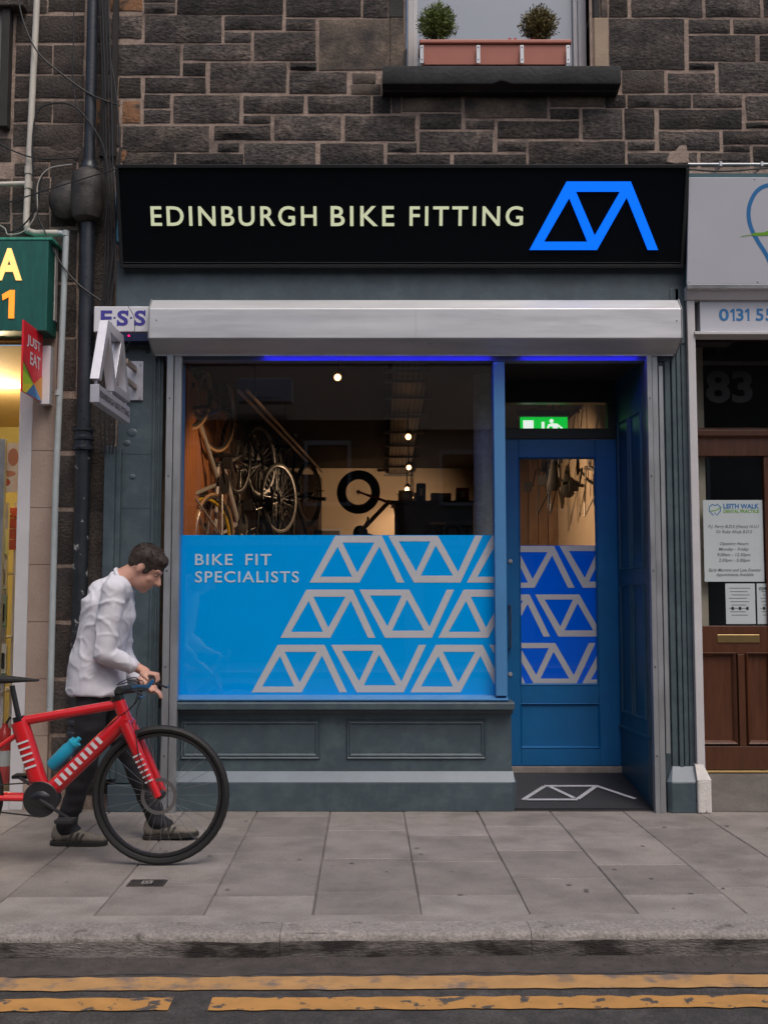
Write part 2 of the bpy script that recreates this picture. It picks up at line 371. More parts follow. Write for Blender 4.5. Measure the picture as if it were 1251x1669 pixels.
# ================================================================== GROUND
GROT = 0.0153                      # the paving runs slightly askew to the shop fronts
KY = -ground(625, 1520).y          # kerb edge distance from the fronts
ROADZ = -.094
road = MB().add([(-60, -40, ROADZ), (60, -40, ROADZ), (60, 2, ROADZ), (-60, 2, ROADZ)], [(0, 1, 2, 3)]).build('road', ASPH); tag(road, kind='structure')
pav = MB().add([(-8, -KY + .02, -.007), (8, -KY + .02, -.007), (8, .9, -.007), (-8, .9, -.007)], [(0, 1, 2, 3)]).build('pavement', JOINT, local=True)
tag(pav, kind='structure'); pav.rotation_euler = (0, 0, GROT)
CW = .457; rs = random.Random(3)
cols_end = {}
def slab(x0, x1, y0, y1, name='paving_slab', m=SLAB, top=0.0, g=.0024):
    tz = [top + rs.uniform(-.0015, .0015) for _ in range(4)]; j = lambda: rs.uniform(-.0025, .0025)
    a, b, c, d = x0 + g, x1 - g, y0 + g, y1 - g; e = .004
    P = [(a + j(), c + j()), (b + j(), c + j()), (b + j(), d + j()), (a + j(), d + j())]
    ins = [(1, 1), (-1, 1), (-1, -1), (1, -1)]
    vs = [(p[0], p[1], -.05) for p in P] + [(p[0], p[1], tz[i] - .004) for i, p in enumerate(P)] + [(p[0] + e * s[0], p[1] + e * s[1], tz[i]) for i, (p, s) in enumerate(zip(P, ins))]
    fs = [(8, 9, 10, 11)] + [(i, (i + 1) % 4, 4 + (i + 1) % 4, 4 + i) for i in range(4)] + [(4 + i, 4 + (i + 1) % 4, 8 + (i + 1) % 4, 8 + i) for i in range(4)]
    return MB().add(vs, fs).build(name, m, pav, local=True)
for k in range(-11, 10):
    x0 = .123 + k * CW; far = (k % 2 == 0)
    yend = -(KY - .24) if not far else -(KY - .54)
    y = .12 - (.22 if far else .0) + rs.uniform(-.04, .04); ys = [.45, y]
    while y - .66 > yend + .2:
        y -= .62 + rs.uniform(-.05, .06); ys.append(y)
    ys.append(yend)
    for i in range(len(ys) - 1): slab(x0, x0 + CW, ys[i + 1], ys[i])
    if far: slab(x0, x0 + CW, -(KY - .235), yend, 'concrete_patch', CONC, .001)
slab(-6, 6, -(KY - .14), -(KY - .243), 'concrete_edging', CONC, .0015, 0)
kx = -6.0
KS = [1.05, 1.2, .95, 1.1, 1.25, 1.0, 1.15, .9, 1.2, 1.1, 1.0, 1.2]
i = 0
while kx < 6:                      # kerbstones with a worn rounded arris
    L_ = KS[i % len(KS)]; i += 1; m = MB(); nseg = 14; prof = []
    for t in range(7): a = math.pi / 2 * t / 6; prof.append((-(KY) + .03 - .03 * math.sin(a), -.03 + .03 * math.cos(a)))
    prof = [(-(KY - .145), -.15), (-(KY - .145), .002)] + prof + [(-KY - .002, -.06), (-KY - .004, ROADZ - .05)]
    vs = []; 
    for q in range(nseg + 1):
        xx = kx + .0012 + (L_ - .0024) * q / nseg
        for (py, pz) in prof:
            d = noise.noise(Vector((xx * 4, py * 5, pz * 9))) * .013 + noise.noise(Vector((xx * 15, py * 20, pz * 20))) * .008
            vs.append((xx, py - d if pz < -.001 else py, pz - (abs(d) * .6 if py < -KY + .05 else 0)))
    n = len(prof); fs = [(q * n + p, q * n + p + 1, (q + 1) * n + p + 1, (q + 1) * n + p) for q in range(nseg) for p in range(n - 1)] + [tuple(range(n)), tuple(range(nseg * n, nseg * n + n))]
    m.add(vs, fs).build('kerbstone', KERB, pav, smooth=50, local=True); kx += L_
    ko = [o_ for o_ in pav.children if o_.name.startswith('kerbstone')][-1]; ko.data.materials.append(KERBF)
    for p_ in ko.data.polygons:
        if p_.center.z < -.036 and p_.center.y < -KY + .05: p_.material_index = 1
# trodden gum spots and specks
gm = MB(); rq = random.Random(21)
for q in range(70):
    x, y = rq.uniform(-2.6, 2.8), rq.uniform(-2.2, -.05); s = rq.uniform(.003, .013); n_ = 8
    gm.add([(x + s * math.cos(k * .785) * rq.uniform(.75, 1.2), y + s * math.sin(k * .785) * rq.uniform(.75, 1.2), .0036) for k in range(n_)], [tuple(range(n_))])
tag(gm.build('gum_spots', mat('trodden gum', (.17, .152, .138), .8, var=.5, scale=3), pav, local=True), kind='stuff')
# drain cover in the paving
mc = ground(240, 1440); e = empty('drain_cover', (mc.x, mc.y, .003), 'small rectangular iron drain cover set in the paving slabs', 'drain cover')
m = MB().box(mc.x - .085, mc.x + .085, mc.y - .055, mc.y + .055, -.01, .0045)
m.build('frame', BROWNI, e)
for q in range(9):
    for p in range(5):
        if 3 <= q <= 5 and 1 <= p <= 3: continue
        MB().box(mc.x - .074 + q * .0170, mc.x - .063 + q * .0170, mc.y - .045 + p * .019, mc.y - .033 + p * .019, .004, .0085).build('stud', BROWNI, e)
m = MB(); moulding(m, mc.x - .024, mc.x + .024, 0, .05, 0); m2 = MB()
for a, b, c, d in ((-.024, .024, -.024, -.016), (-.024, .024, .016, .024), (-.024, -.016, -.016, .016), (.016, .024, -.016, .016), (-.006, .006, -.006, .006)):
    m2.box(mc.x + a, mc.x + b, mc.y + c, mc.y + d, .004, .0075)
m2.build('badge', CONC, e)
# double yellow lines and gutter tar
def wornpaint(name, base, wear, thr, sc):
    return mat(name, base, .7, var=.18, scale=10, col2=wear, scale2=sc, thr=thr, bump=.6, bscale=200, bdist=.005)
YEL = wornpaint('worn yellow paint', (.50, .25, .07), (.08, .07, .062), (.575, .615), 13)
YEL2 = wornpaint('faded yellow paint', (.48, .265, .10), (.20, .15, .12), (.53, .66), 8)
TAR = mat('gutter tar', (.075, .062, .057), .9, var=.4, scale=14, bump=.9, bscale=150, bdist=.008)
def strip(name, y0, y1, z, m_, n=120, jit=.008, x0=-6, x1=6, parent=None):
    a = []; b = []
    for q in range(n + 1):
        x = x0 + (x1 - x0) * q / n
        a.append((x, y0 + jit * noise.noise(Vector((x * 11, y0 * 7, 1))) * 1.5, z)); b.append((x, y1 + jit * noise.noise(Vector((x * 13, y1 * 9, 5))) * 1.5, z))
    mm = MB().add(a + b, [(q, q + 1, n + 1 + q + 1, n + 1 + q) for q in range(n)])
    o = mm.build(name, m_, None, local=True); o.rotation_euler = (0, 0, GROT)
    if parent: o.parent = parent
    return o
gy = lambda v: ground(625, v, ROADZ).y
strip('gutter_tar', gy(1588), -KY + .06, ROADZ + .002, TAR, jit=.03, parent=road)
for (va, vb, mm, xa, xb) in ((1614, 1593, YEL2, -6, 6), (1647, 1627, YEL, -6, X(268, gy(1638))), (1647, 1627, YEL, X(330, gy(1638)), 6)):
    strip('yellow_line', gy(va), gy(vb), ROADZ + .005, mm, x0=xa, x1=xb, jit=.009, n=420, parent=road)
# grit in the gutter
g = MB(); rg = random.Random(5)
for q in range(420):
    x = rg.uniform(-2.6, 2.6); y = -KY - abs(rg.gauss(0, .06)) - .012 + x * GROT; s = rg.uniform(.002, .0065)
    g.add([(x - s, y - s * .7, ROADZ + .003), (x + s, y - s, ROADZ + .003), (x + s * .8, y + s, ROADZ + .003), (x - s, y + s * .9, ROADZ + .003), (x, y, ROADZ + .004 + s * 1.2)], [(0, 1, 4), (1, 2, 4), (2, 3, 4), (3, 0, 4)])
tag(g.build('gutter_grit', mat('grit', (.085, .075, .067), .9, var=.5, scale=60)), 'loose grit and small stones lying along the gutter', 'grit', kind='stuff')

# ================================================================== TENEMENT WALL
YW = .06                            # face of the upper stone wall
ten = empty('stone_tenement', (0, YW, 0), 'dark sooty sandstone tenement wall above the shop signs', 'building')
S_ = 'STONE'
stones = []
def st(k, *rects):
    for r in rects: stones.append((k, *r))
st('O', (180, -15, 232, 16), (200, 164, 228, 199), (157, 162, 194, 200), (196, 240, 206, 262))
st('S', (235, 5, 285, 20), (235, -20, 286, 2), (289, -18, 461, 22), (466, -18, 588, 26), (591, -18, 632, 27),
   (181, 25, 231, 61), (236, 24, 361, 68), (366, 25, 460, 47), (466, 30, 514, 48), (366, 52, 408, 68), (414, 52, 514, 97),
   (190, 72, 293, 121), (299, 72, 408, 97), (299, 102, 335, 122), (342, 102, 466, 149), (472, 101, 516, 113), (472, 117, 565, 151),
   (194, 126, 229, 158), (236, 126, 335, 150), (235, 154, 277, 174), (234, 179, 277, 199), (283, 155, 390, 199), (397, 156, 495, 183),
   (502, 156, 604, 183), (607, 156, 636, 183), (397, 188, 441, 200), (447, 188, 555, 227), (562, 188, 677, 228),
   (349, 204, 441, 227), (200, 205, 341, 246), (200, 248, 283, 270), (355, 233, 390, 246), (288, 250, 396, 270), (398, 233, 514, 270), (522, 233, 625, 270),
   (684, 185, 751, 209), (759, 196, 805, 209), (684, 214, 803, 246), (811, 197, 943, 224), (896, 177, 943, 193), (811, 230, 857, 245), (862, 230, 1018, 270),
   (632, 233, 679, 246), (631, 251, 733, 270), (740, 251, 857, 270),
   (992, -18, 1022, 27), (1029, -18, 1144, 26), (1150, -18, 1238, 26), (1244, -18, 1330, 26), (1122, 31, 1189, 53), (1195, 31, 1290, 53),
   (1123, 57, 1230, 98), (1238, 57, 1330, 97), (1123, 102, 1164, 112), (1171, 101, 1330, 149), (1089, 119, 1165, 149),
   (1023, 154, 1126, 174), (1130, 154, 1209, 174), (1216, 156, 1330, 194), (1018, 177, 1066, 225), (1074, 178, 1209, 209),
   (1216, 199, 1330, 208), (1023, 230, 1067, 243), (1074, 214, 1172, 244), (1178, 213, 1330, 234), (1179, 237, 1221, 246), (1228, 238, 1330, 270),
   (1023, 249, 1136, 270), (1142, 249, 1222, 270))
st('P', (520, 31, 636, 113), (574, 119, 612, 134), (572, 137, 620, 152), (656, 157, 751, 181), (757, 158, 891, 191), (896, 156, 984, 173), (638, 157, 653, 183))
st('S', (993, 30, 1115, 112), (949, 177, 1014, 225), (987, 154, 1019, 174))
st('B', (1014, 115, 1082, 150))
st('B', (26, 25, 137, 67), (26, 73, 84, 118), (87, 73, 136, 119), (24, 123, 136, 158), (23, 164, 84, 197), (86, 164, 136, 198), (21, 202, 134, 237), (50, 241, 132, 262), (79, -15, 138, 17), (45, -15, 76, 20),
   (157, -12, 178, 24), (157, 28, 180, 68), (157, 72, 188, 120), (157, 124, 190, 158), (157, 203, 178, 243), (180, 205, 197, 238), (150, 246, 194, 268), (24, 266, 78, 285), (-30, 225, 18, 262))
yy = 290
for v0 in (290, 372, 462, 552, 640, 737, 830, 922, 1014, 1106, 1198, 1290):
    stones.append(('B', 83, v0 - 82 if v0 == 290 else v0 - 88, 124, v0 - 4)); 
    stones.append(('B', 128, v0 - 82 + (30 if v0 == 290 else -10), 186, v0 - 8 + (14 if v0 != 290 else 0)))
st('B', (20, 290, 80, 345), (-30, 290, 16, 360), (20, 349, 80, 384), (-30, 364, 16, 392))
MK = {'S': STONE, 'P': STONEP, 'O': STONEO, 'B': STONEB}
def stone(k, x0, x1, z0, z1, target=None, rough=.012):
    w_, h_ = x1 - x0, z1 - z0; nx = max(3, min(9, int(w_ / .045))); nz = max(3, min(5, int(h_ / .036))); sx = random.uniform(0, 50)
    vs = []; fs = []
    for j in range(nz + 1):
        for i_ in range(nx + 1):
            edge = i_ in (0, nx) or j in (0, nz)
            x = x0 + w_ * i_ / nx; z = z0 + h_ * j / nz
            jx, jz = noise.noise(Vector((x * 9 + sx, z * 9, 0))) * .006, noise.noise(Vector((x * 9, z * 9 + sx, 7))) * .006
            d = (noise.noise(Vector((x * 13, z * 17, sx))) * .5 + noise.noise(Vector((x * 5, z * 6, sx + 9))) * .5) * rough + rough * .35
            vs.append((x + jx, YW + (.006 if edge else -max(d, -.004)), z + jz))
    n = nx + 1
    for j in range(nz):
        for i_ in range(nx): fs.append((j * n + i_, j * n + i_ + 1, (j + 1) * n + i_ + 1, (j + 1) * n + i_))
    ring = list(range(n)) + [j * n + nx for j in range(1, nz + 1)] + [nz * n + i_ for i_ in range(nx - 1, -1, -1)] + [j * n for j in range(nz - 1, 0, -1)]
    b = len(vs); vs += [(vs[r_][0], YW + .04, vs[r_][2]) for r_ in ring]; q = len(ring)
    fs += [(ring[(i_ + 1) % q], ring[i_], b + i_, b + (i_ + 1) % q) for i_ in range(q)]
    if target is not None: target.add(vs, fs); return
    MB().add(vs, fs).build('stone', MK[k], ten, smooth=30)
for (k, a, b, c, d) in stones:
    pa, pc = at(a, (b + d) / 2, YW), at(c, (b + d) / 2, YW)
    zt, zb = Z(b, YW), Z(d, YW)
    stone(k, pa.x, pc.x, zb, zt, rough=.019 if k != 'P' else .008)
# openings of the upper windows
UX0, UX1, UZ0 = X(660, YW, 60), X(961, YW, 60), Z(113, YW)
ZT = Z(-14, YW)
def random_courses(x0, x1, z0, z1, tgt, rr):
    z = z0
    while z < z1 - .05:
        h_ = min(rr.choice((.1, .13, .18, .19)), z1 - z); x = x0
        while x < x1 - .05:
            w_ = min(rr.uniform(.2, .5), x1 - x)
            if x1 - x - w_ < .1: w_ = x1 - x
            stone('S', x + .008, x + w_ - .008, z + .008, z + h_ - .008, tgt); x += w_
        z += h_
extra = MB(); rr = random.Random(11)
random_courses(-2.6, UX0 - .13, ZT + .03, ZT + 2.2, extra, rr); random_courses(UX1 + .13, 4.6, ZT + .03, ZT + 2.2, extra, rr); random_courses(2.75, 4.6, 2.9, ZT + .03, extra, rr)
random_courses(UX0 - .13, UX1 + .13, ZT + 1.35, ZT + 2.2, extra, rr)
xo = extra.build('stonework', STONE, ten); tag(xo, kind='stuff')
mz0, mz1 = 0, ZT + 2.2
m = MB(); yb = YW + .011
for (a, b, c, d) in ((-2.7, UX0, Z(540, YW), mz1), (UX1, 4.6, Z(462, YW), mz1), (UX0, UX1, Z(462, YW), UZ0), (UX0, UX1, ZT + 1.3, mz1), (X(82, YW, 800), X(190, YW, 800), -.1, Z(540, YW) )):
    m.box(a, b, yb, yb + .35, c, d)
m.build('mortar_bed', MORTAR, ten)
# a patch of raw lime on the wall
p = MB(); pp = [(1092, 247), (1101, 245), (1106, 237), (1112, 234), (1118, 236), (1119, 245), (1123, 252), (1121, 258), (1124, 265), (1100, 267), (1084, 264), (1088, 256)]
p.extrude([at(u, v, YW - .008) for u, v in pp], (0, .03, 0)).build('mortar_patch', MORTAR, ten, bevel=.006)
# window reveal, jamb stones, sill
JB = mat('dressed jamb stone', (.36, .27, .195), .85, var=.15, scale=6, bump=.3, bscale=60)
JD = mat('sooty jamb stone', (.035, .032, .031), .85, var=.3, scale=6, bump=.5, bscale=50)
YG = .26
za = Z(29, YW)
def jamb(u0, u1, z0, z1, m_, ch=.03, side=1):
    xa, xb = X(u0, YW, 60), X(u1, YW, 60)
    if side > 0: poly = [(xa, YG), (xa, YW + ch), (xa + ch, YW - .004), (xb, YW - .004), (xb, YG)]
    else: poly = [(xb, YG), (xb, YW + ch), (xb - ch, YW - .004), (xa, YW - .004), (xa, YG)]
    MB().extrude([(x, y, z0) for x, y in poly], (0, 0, z1 - z0)).build('jamb_stone', m_, ten, bevel=.003)
jamb(961, 990, UZ0, za, JB); jamb(961, 977, za + .004, za + 1.2, JD); jamb(979, 990, za + .004, za + 1.2, STONEP, ch=.004)
jamb(636, 662, UZ0 , za, STONEP, side=-1); jamb(634, 662, za + .004, za + 1.2, JD, side=-1)
# stub of broken stone beside the left jamb
bs = MB(); q = at(652, 92, YW); bs.hexa([(q.x - .04, YW - .01, q.z - .09), (q.x + .045, YW + .01, q.z - .09), (q.x + .045, YW + .12, q.z - .09), (q.x - .04, YW + .12, q.z - .09), (q.x - .01, YW + .004, q.z + .02), (q.x + .045, YW + .012, q.z + .075), (q.x + .045, YW + .12, q.z + .075), (q.x - .01, YW + .12, q.z + .02)]); bs.build('broken_stone', JD, ten, bevel=.012)
s0, s1 = X(623, -.02, 130), X(1008, -.02, 130); zs1, zs0 = Z(113, -.02), Z(148, -.02)
sill = MB(); n = 24; prof = [(YG, zs0), (.0, zs0 + .002), (-.01, zs0 + .012), (-.075, zs0 + .02), (-.08, zs0 + .03), (-.08, zs1 - .01), (-.07, zs1 - .002), (YG, zs1 + .012)]
vs = []; 
for q in range(n + 1):
    for (py, pz) in prof:
        xx = s0 + (s1 - s0) * q / n; nn = noise.noise(Vector((xx * 5, py * 6, pz * 8))) * .006
        chip = .022 if (abs(xx - X(815, -.08, 140)) < .03 and pz < zs0 + .031 and py < -.05) else 0
        vs.append((xx, py + (nn if py < .05 else 0), pz + nn * .5 + chip))
k = len(prof); sill.add(vs, [(q * k + p, q * k + p + 1, (q + 1) * k + p + 1, (q + 1) * k + p) for q in range(n) for p in range(k - 1)] + [(q * k + k - 1, q * k, (q + 1) * k, (q + 1) * k + k - 1) for q in range(n)] + [tuple(range(k)), tuple(range(n * k, n * k + k))])
sill.build('window_sill', SILLB, ten, smooth=35)
# sash window
win = empty('window', (0, YG, UZ0), parent=None); win.parent = ten; win.location = Vector((0, YG, UZ0)) - worldloc(ten)
fx0, fx1 = X(664, YG - .05, 60), X(957, YG - .05, 60); gx0, gx1 = X(680, YG - .02, 60), X(933, YG - .02, 60)
m = MB(); m.box(fx0, gx0 - .03, YG - .06, YG + .08, UZ0 + .01, ZT + 1.25); m.box(gx1 + .03, fx1, YG - .06, YG + .08, UZ0 + .01, ZT + 1.25); m.box(gx0 - .03, gx1 + .03, YG - .055, YG + .08, ZT + 1.2, ZT + 1.25)
m.build('frame', WHITEP, win, bevel=.004)
m = MB(); m.box(gx0 - .03, gx0, YG - .035, YG + .02, UZ0 + .012, ZT + 1.2); m.box(gx1, gx1 + .03, YG - .035, YG + .02, UZ0 + .012, ZT + 1.2); m.box(gx0, gx1, YG - .034, YG + .02, UZ0 + .012, UZ0 + .05)
m.build('sash', WHITEP, win, bevel=.004)
MB().add([(gx0, YG, UZ0 + .05), (gx1, YG, UZ0 + .05), (gx1, YG, ZT + 1.2), (gx0, YG, ZT + 1.2)], [(0, 1, 2, 3)]).build('pane', PANEU, win)
MB().add([(gx0 - .02, YG + .03, UZ0), (gx1 + .02, YG + .03, UZ0), (gx1 + .02, YG + .03, ZT + 1.3), (gx0 - .02, YG + .03, ZT + 1.3)], [(0, 1, 2, 3)]).build('sky_sheet', SKYSHEET, win)  # sheet added behind the glass to give the look of reflected sky
# neighbour's window edge at the far left of the wall
m = MB(); z0_, z1_ = Z(205, .04), Z(17, .04); m.box(X(-30, .04, 100), X(3, .04, 100), .03, .2, z0_, z1_)
m.build('window_frame', mat('grey weathered frame', (.22, .21, .20), .8, var=.2), ten)
m = MB(); m.box(X(3.5, .03, 100), X(17, .03, 100), .0, .2, z0_ - .02, z1_ + .0).build('window_post', mat('blackened timber', (.03, .027, .025), .8, var=.3, scale=12), ten, bevel=.006)
m = MB(); m.box(X(-30, .02, 8), X(42, .02, 8), -.03, .1, Z(15, .02), Z(-6, .02)).build('lintel_ledge', STONEB, ten, bevel=.008)
# planter
PY = -.02
pl = empty('window_planter', at(808, 113, PY), 'terracotta plastic trough planter on the black window sill', 'planter')
tx0, tx1 = X(686, PY - .04, 90), X(927, PY - .04, 90); zt_, zb_ = Z(66, PY - .04), zs1 + .013
m = MB(); m.hexa([(tx0 + .02, PY - .035, zb_), (tx1 - .02, PY - .035, zb_), (tx1 - .02, PY + .13, zb_), (tx0 + .02, PY + .13, zb_), (tx0, PY - .045, zt_ - .03), (tx1, PY - .045, zt_ - .03), (tx1, PY + .14, zt_ - .03), (tx0, PY + .14, zt_ - .03)])
m.build('trough', TERRA, pl, bevel=.004)
m = MB(); m.box(tx0 - .012, tx1 + .014, PY - .06, PY + .155, zt_ - .028, zt_).build('rim', TERRA, pl, bevel=.008)
for q in (): MB().box(tx0 + .012, tx1 - .012, PY - .0475, PY - .035, zb_ + (zt_ - zb_) * q - .0008, zb_ + (zt_ - zb_) * q + .0008).build('rib', TERRA, pl)
MB().box(tx0 + .01, tx1 - .01, PY - .03, PY + .12, zt_ - .02, zt_ + .006).build('soil', SOIL, pl)
for u in (687, 779, 850, 925):
    x = X(u, PY - .06, 92); b = MB(); b.box(x - .012, x + .012, PY - .066, PY - .062, zb_ - .004, zt_ - .045); o = b.build('bracket', GALV, pl, bevel=.001)
    for zz in (zt_ - .06, zb_ + .02): MB().lathe([(.004, -.0685), (.004, -.064)], (x, PY, zz), 8, 'Y').build('screw', BLACKM, o)
def shrub(u, v, r, m_, label, seed):
    c = at(u, v, PY + .045); e_ = empty('clipped_shrub', (c.x, c.y, zt_), label, 'shrub', 'shrubs in the window planter'); rr_ = random.Random(seed); f = MB()
    for q in range(5200):
        d = Vector((rr_.gauss(0, 1), rr_.gauss(0, 1), rr_.gauss(0, 1))).normalized(); t = rr_.random() ** .45
        lump = 1 + .38 * noise.noise(d * 2.6 + Vector((seed, 0, 0))); p = c + Vector((d.x * r * lump, d.y * r * .8 * lump, d.z * r * .98 * lump)) * t * rr_.uniform(.9, 1.12)
        if p.z < zt_ - .01: continue
        a = (d * .8 + Vector((rr_.gauss(0, .6), rr_.gauss(0, .6), rr_.gauss(0, .6) + .35))).normalized(); b = a.orthogonal().normalized(); b.rotate(Matrix.Rotation(rr_.uniform(0, 6.28), 3, a)); l_, w_ = rr_.uniform(.010, .022) * (1 + (.6 if t > .93 else 0)), rr_.uniform(.003, .0055)
        f.add([p, p + a * l_ * .5 + b * w_, p + a * l_, p + a * l_ * .5 - b * w_], [(0, 1, 2, 3)])
    tag(f.build('foliage', m_, e_, fix=False), kind='stuff')
    s = MB()
    for q in range(7):
        a = q * .9; s.tube([(c.x + .01 * math.cos(a), c.y + .01 * math.sin(a), zt_ - .01), (c.x + r * .4 * math.cos(a), c.y + r * .4 * math.sin(a), c.z), (c.x + r * .6 * math.cos(a), c.y + r * .6 * math.sin(a), c.z + r * .6)], [.004, .003, .0015], 5)
    s.build('stem', STEM, e_)
shrub(712, 39, .114, LEAF, 'round green clipped shrub over the left end of the planter', 2)
shrub(878, 41, .105, LEAF2, 'round bronze green clipped shrub nearer the right end of the planter', 9)
for u, wh in ((830, 'leftmost of four'), (839, 'second from the left'), (867, 'third from the left'), (872, 'rightmost, under the bronze shrub')):
    c = at(u, 64, PY + .03); e_ = empty('small_flower', (c.x, c.y, zt_), 'tiny red flower in the terracotta planter, ' + wh, 'flower', 'red flowers in the planter')
    f = MB()
    for q in range(5): a = q * 1.257; f.ell(c + Vector((.006 * math.cos(a), 0, .006 * math.sin(a))), (.005, .003, .005), 6, 4)
    f.build('petals', REDFL, e_); MB().tube([(c.x, c.y, zt_ - .005), tuple(c)], .0012, 5).build('stalk', LEAF, e_)

# ================================================================== BLACK FASCIA SIGN
YB_, YT_ = -.055, -.245
sg_l, sg_r = X(196, -.06, 436), X(1113, -.06, 436)
PB = Vector((0, YB_, Z(437, YB_))); PT = Vector((0, YT_, Z(268, YT_)))
SW = (PT - PB).normalized(); SN = Vector((1, 0, 0)).cross(SW)
fs_ = empty('fascia_sign', (0, YB_, PB.z), 'wide black fascia sign with lit cream letters and blue frame mark', 'sign')
def onsign(u, v, o=.0): return onplane(u, v, PB + SN * o, SN)
H_ = (PT - PB).length
a0 = Vector((sg_l, 0, 0)); a1 = Vector((sg_r, 0, 0))
def sg(x, t, o): return Vector((x, 0, 0)) + PB + SW * t + SN * o
bw = .022
MB().hexa([sg(sg_l + bw, bw, -.02), sg(sg_r - bw, bw, -.02), sg(sg_r - bw, bw, 0), sg(sg_l + bw, bw, 0), sg(sg_l + bw, H_ - bw, -.02), sg(sg_r - bw, H_ - bw, -.02), sg(sg_r - bw, H_ - bw, 0), sg(sg_l + bw, H_ - bw, 0)]).build('face_panel', BLACKG, fs_)
for (xa, xb, ta, tb) in ((sg_l, sg_r, 0, bw), (sg_l, sg_r, H_ - bw, H_), (sg_l, sg_l + bw, bw + .0005, H_ - bw - .0005), (sg_r - bw, sg_r, bw + .0005, H_ - bw - .0005)):
    MB().hexa([sg(xa, ta, -.03), sg(xb, ta, -.03), sg(xb, ta, .012), sg(xa, ta, .012), sg(xa, tb, -.03), sg(xb, tb, -.03), sg(xb, tb, .012), sg(xa, tb, .012)]).build('trim', BLACKM, fs_, bevel=.003)
MB().extrude([(sg_l + .01, -.02, PB.z + .01), (sg_l + .01, .05, PB.z + .01), (sg_l + .01, .05, PT.z - .01), (sg_l + .01, PT.y + .03, PT.z - .01)], (sg_r - sg_l - .02, 0, 0)).build('backing_box', BLACKM, fs_)
MB().hexa([sg(sg_l + bw, bw + .012, .0), sg(sg_r - bw, bw + .012, .0), sg(sg_r - bw, bw + .012, .003), sg(sg_l + bw, bw + .012, .003), sg(sg_l + bw, bw + .016, .0), sg(sg_r - bw, bw + .016, .0), sg(sg_r - bw, bw + .016, .003), sg(sg_l + bw, bw + .016, .003)]).build('trim_line', mat('grey edge strip', (.06, .062, .066), .4), fs_)
for word, ua, ub in (('EDINBURGH', 247, 516), ('BIKE', 539, 642), ('FITTING', 667, 851)):
    n_ = len(word)
    A = onsign(ua, 368.5, .001); B = onsign(ub, 368.5, .001); T = onsign(ua, 336, .001)
    text('lettering', word, A, (1, 0, 0), SW, (B - A).x, (T - A).length, LETTER, fs_, depth=.010, bold=.010, space=1.22)
A = onsign(862, 407.5, .001); B = onsign(1071, 407.5, .001); T = onsign(862, 296, .001); lw, lh = (B - A).x, (T - A).length
m = MB()
lp = lambda x, z, o: A + Vector((x * LG / 610 * lw, 0, 0)) + SW * (z * lh) + SN * o
m.tri2d(LOGO, lambda x, z: lp(x, z, .012))
for l in LOGO:
    for i in range(len(l)): p_, q_ = l[i], l[(i + 1) % len(l)]; m.add([lp(*p_, .012), lp(*q_, .012), lp(*q_, 0), lp(*p_, 0)], [(0, 1, 2, 3)])
m.build('frame_mark', LOGOB, fs_, fix=False)
MB().box(sg_l, X(240, -.1, 480), .0, .012, Z(268, 0), Z(280, 0))
bl = MB().box(sg_l - .035, sg_l - .004, -.07, .03, Z(395, -.05), Z(283, -.1)); tag(bl.build('cable_cover', mat('pale blue plastic cover', (.06, .30, .50), .5, var=.5, scale=20)), 'narrow pale blue cover at the left end of the black sign', 'cover')

# ================================================================== BIKE SHOP FRONT
sf = empty('bike_shop', (0, 0, 0), 'slate grey painted shop front with big blue filmed window and recessed blue door', 'shop front')
# fascia board
fb0, fb1 = X(190, .0, 460), X(1114, .0, 460)
MB().box(fb0, fb1, .0, .058, Z(560, 0), Z(425, 0)).build('fascia_board', GREY, sf, bevel=.003)
# left pilaster with plinth
px0, px1 = X(188, .02, 900), X(262, .02, 900)
m = MB().box(px0, px1, .02, .3, .17, Z(520, .02)); pil = m.build('pilaster', GREY, sf, bevel=.004)
MB().box(px0 - .012, px1, -.02, .3, .0, .165).build('pilaster_plinth', GREY, sf, bevel=.006)
for v in (740, 828): MB().box(px0 + .01, px1 - .06, .0185, .021, Z(v, .02) - .0015, Z(v, .02) + .0015).build('joint_line', mat('grey paint crease', (.045, .065, .075), .6), pil)
for (u, v, r) in ((215, 705, .035), (207, 722, .025), (216, 777, .022)):
    c = at(u, v, .02); MB().ell(c, (r, .006, r * .8), 12, 8).build('paint_blister', GREY, pil, smooth=True)
for u in (205, 240):
    c = at(u, 573, .02); MB().lathe([(.012, -.004), (.012, .0), (.006, .004)], (c.x, .018, c.z), 12, 'Y').build('fixing_hole', BLACKM, pil)
for u, w_ in ((248, .008), (256, .006)): x = X(u, .02, 900); MB().box(x - w_, x + w_, .006, .02, .17, Z(582, .02)).build('flute', GREY, pil, bevel=.003)
# roller shutter hood
sh = empty('roller_shutter_hood', (0, 0, Z(578, -.1)), 'long pale aluminium roller shutter hood over the shop window', 'shutter hood')
hx0, hx1 = X(243, -.2, 540), X(1110, -.2, 540)
yf = -.20; zA, zB, zC, zD = Z(489, -.13), Z(503, yf), Z(551, yf), Z(578, -.05)
oct_ = [(-.002, zA + .002), (-.13, zA), (yf, zB), (yf, zC), (-.05, zD), (-.002, zD)]
MB().prismx(oct_, hx0, hx1).build('hood', ALU, sh, bevel=.004)
for x, s in ((hx0, -1), (hx1, 1)):
    MB().prismx([(y - .004 if y < -.01 else y, z + (.004 if i in (0, 1) else -.003 if i > 3 else 0)) for i, (y, z) in enumerate(oct_)], x, x + s * .006).build('end_plate', ALUG, sh, bevel=.001)
for u, v in ((255, 522), (1102, 523), (700, 560)):
    c = at(u, v, yf); MB().lathe([(.004, -.003), (.004, .002)], (c.x, yf, c.z), 8, 'Y').build('rivet', BLACKM, sh)
xm = X(677, yf, 520)
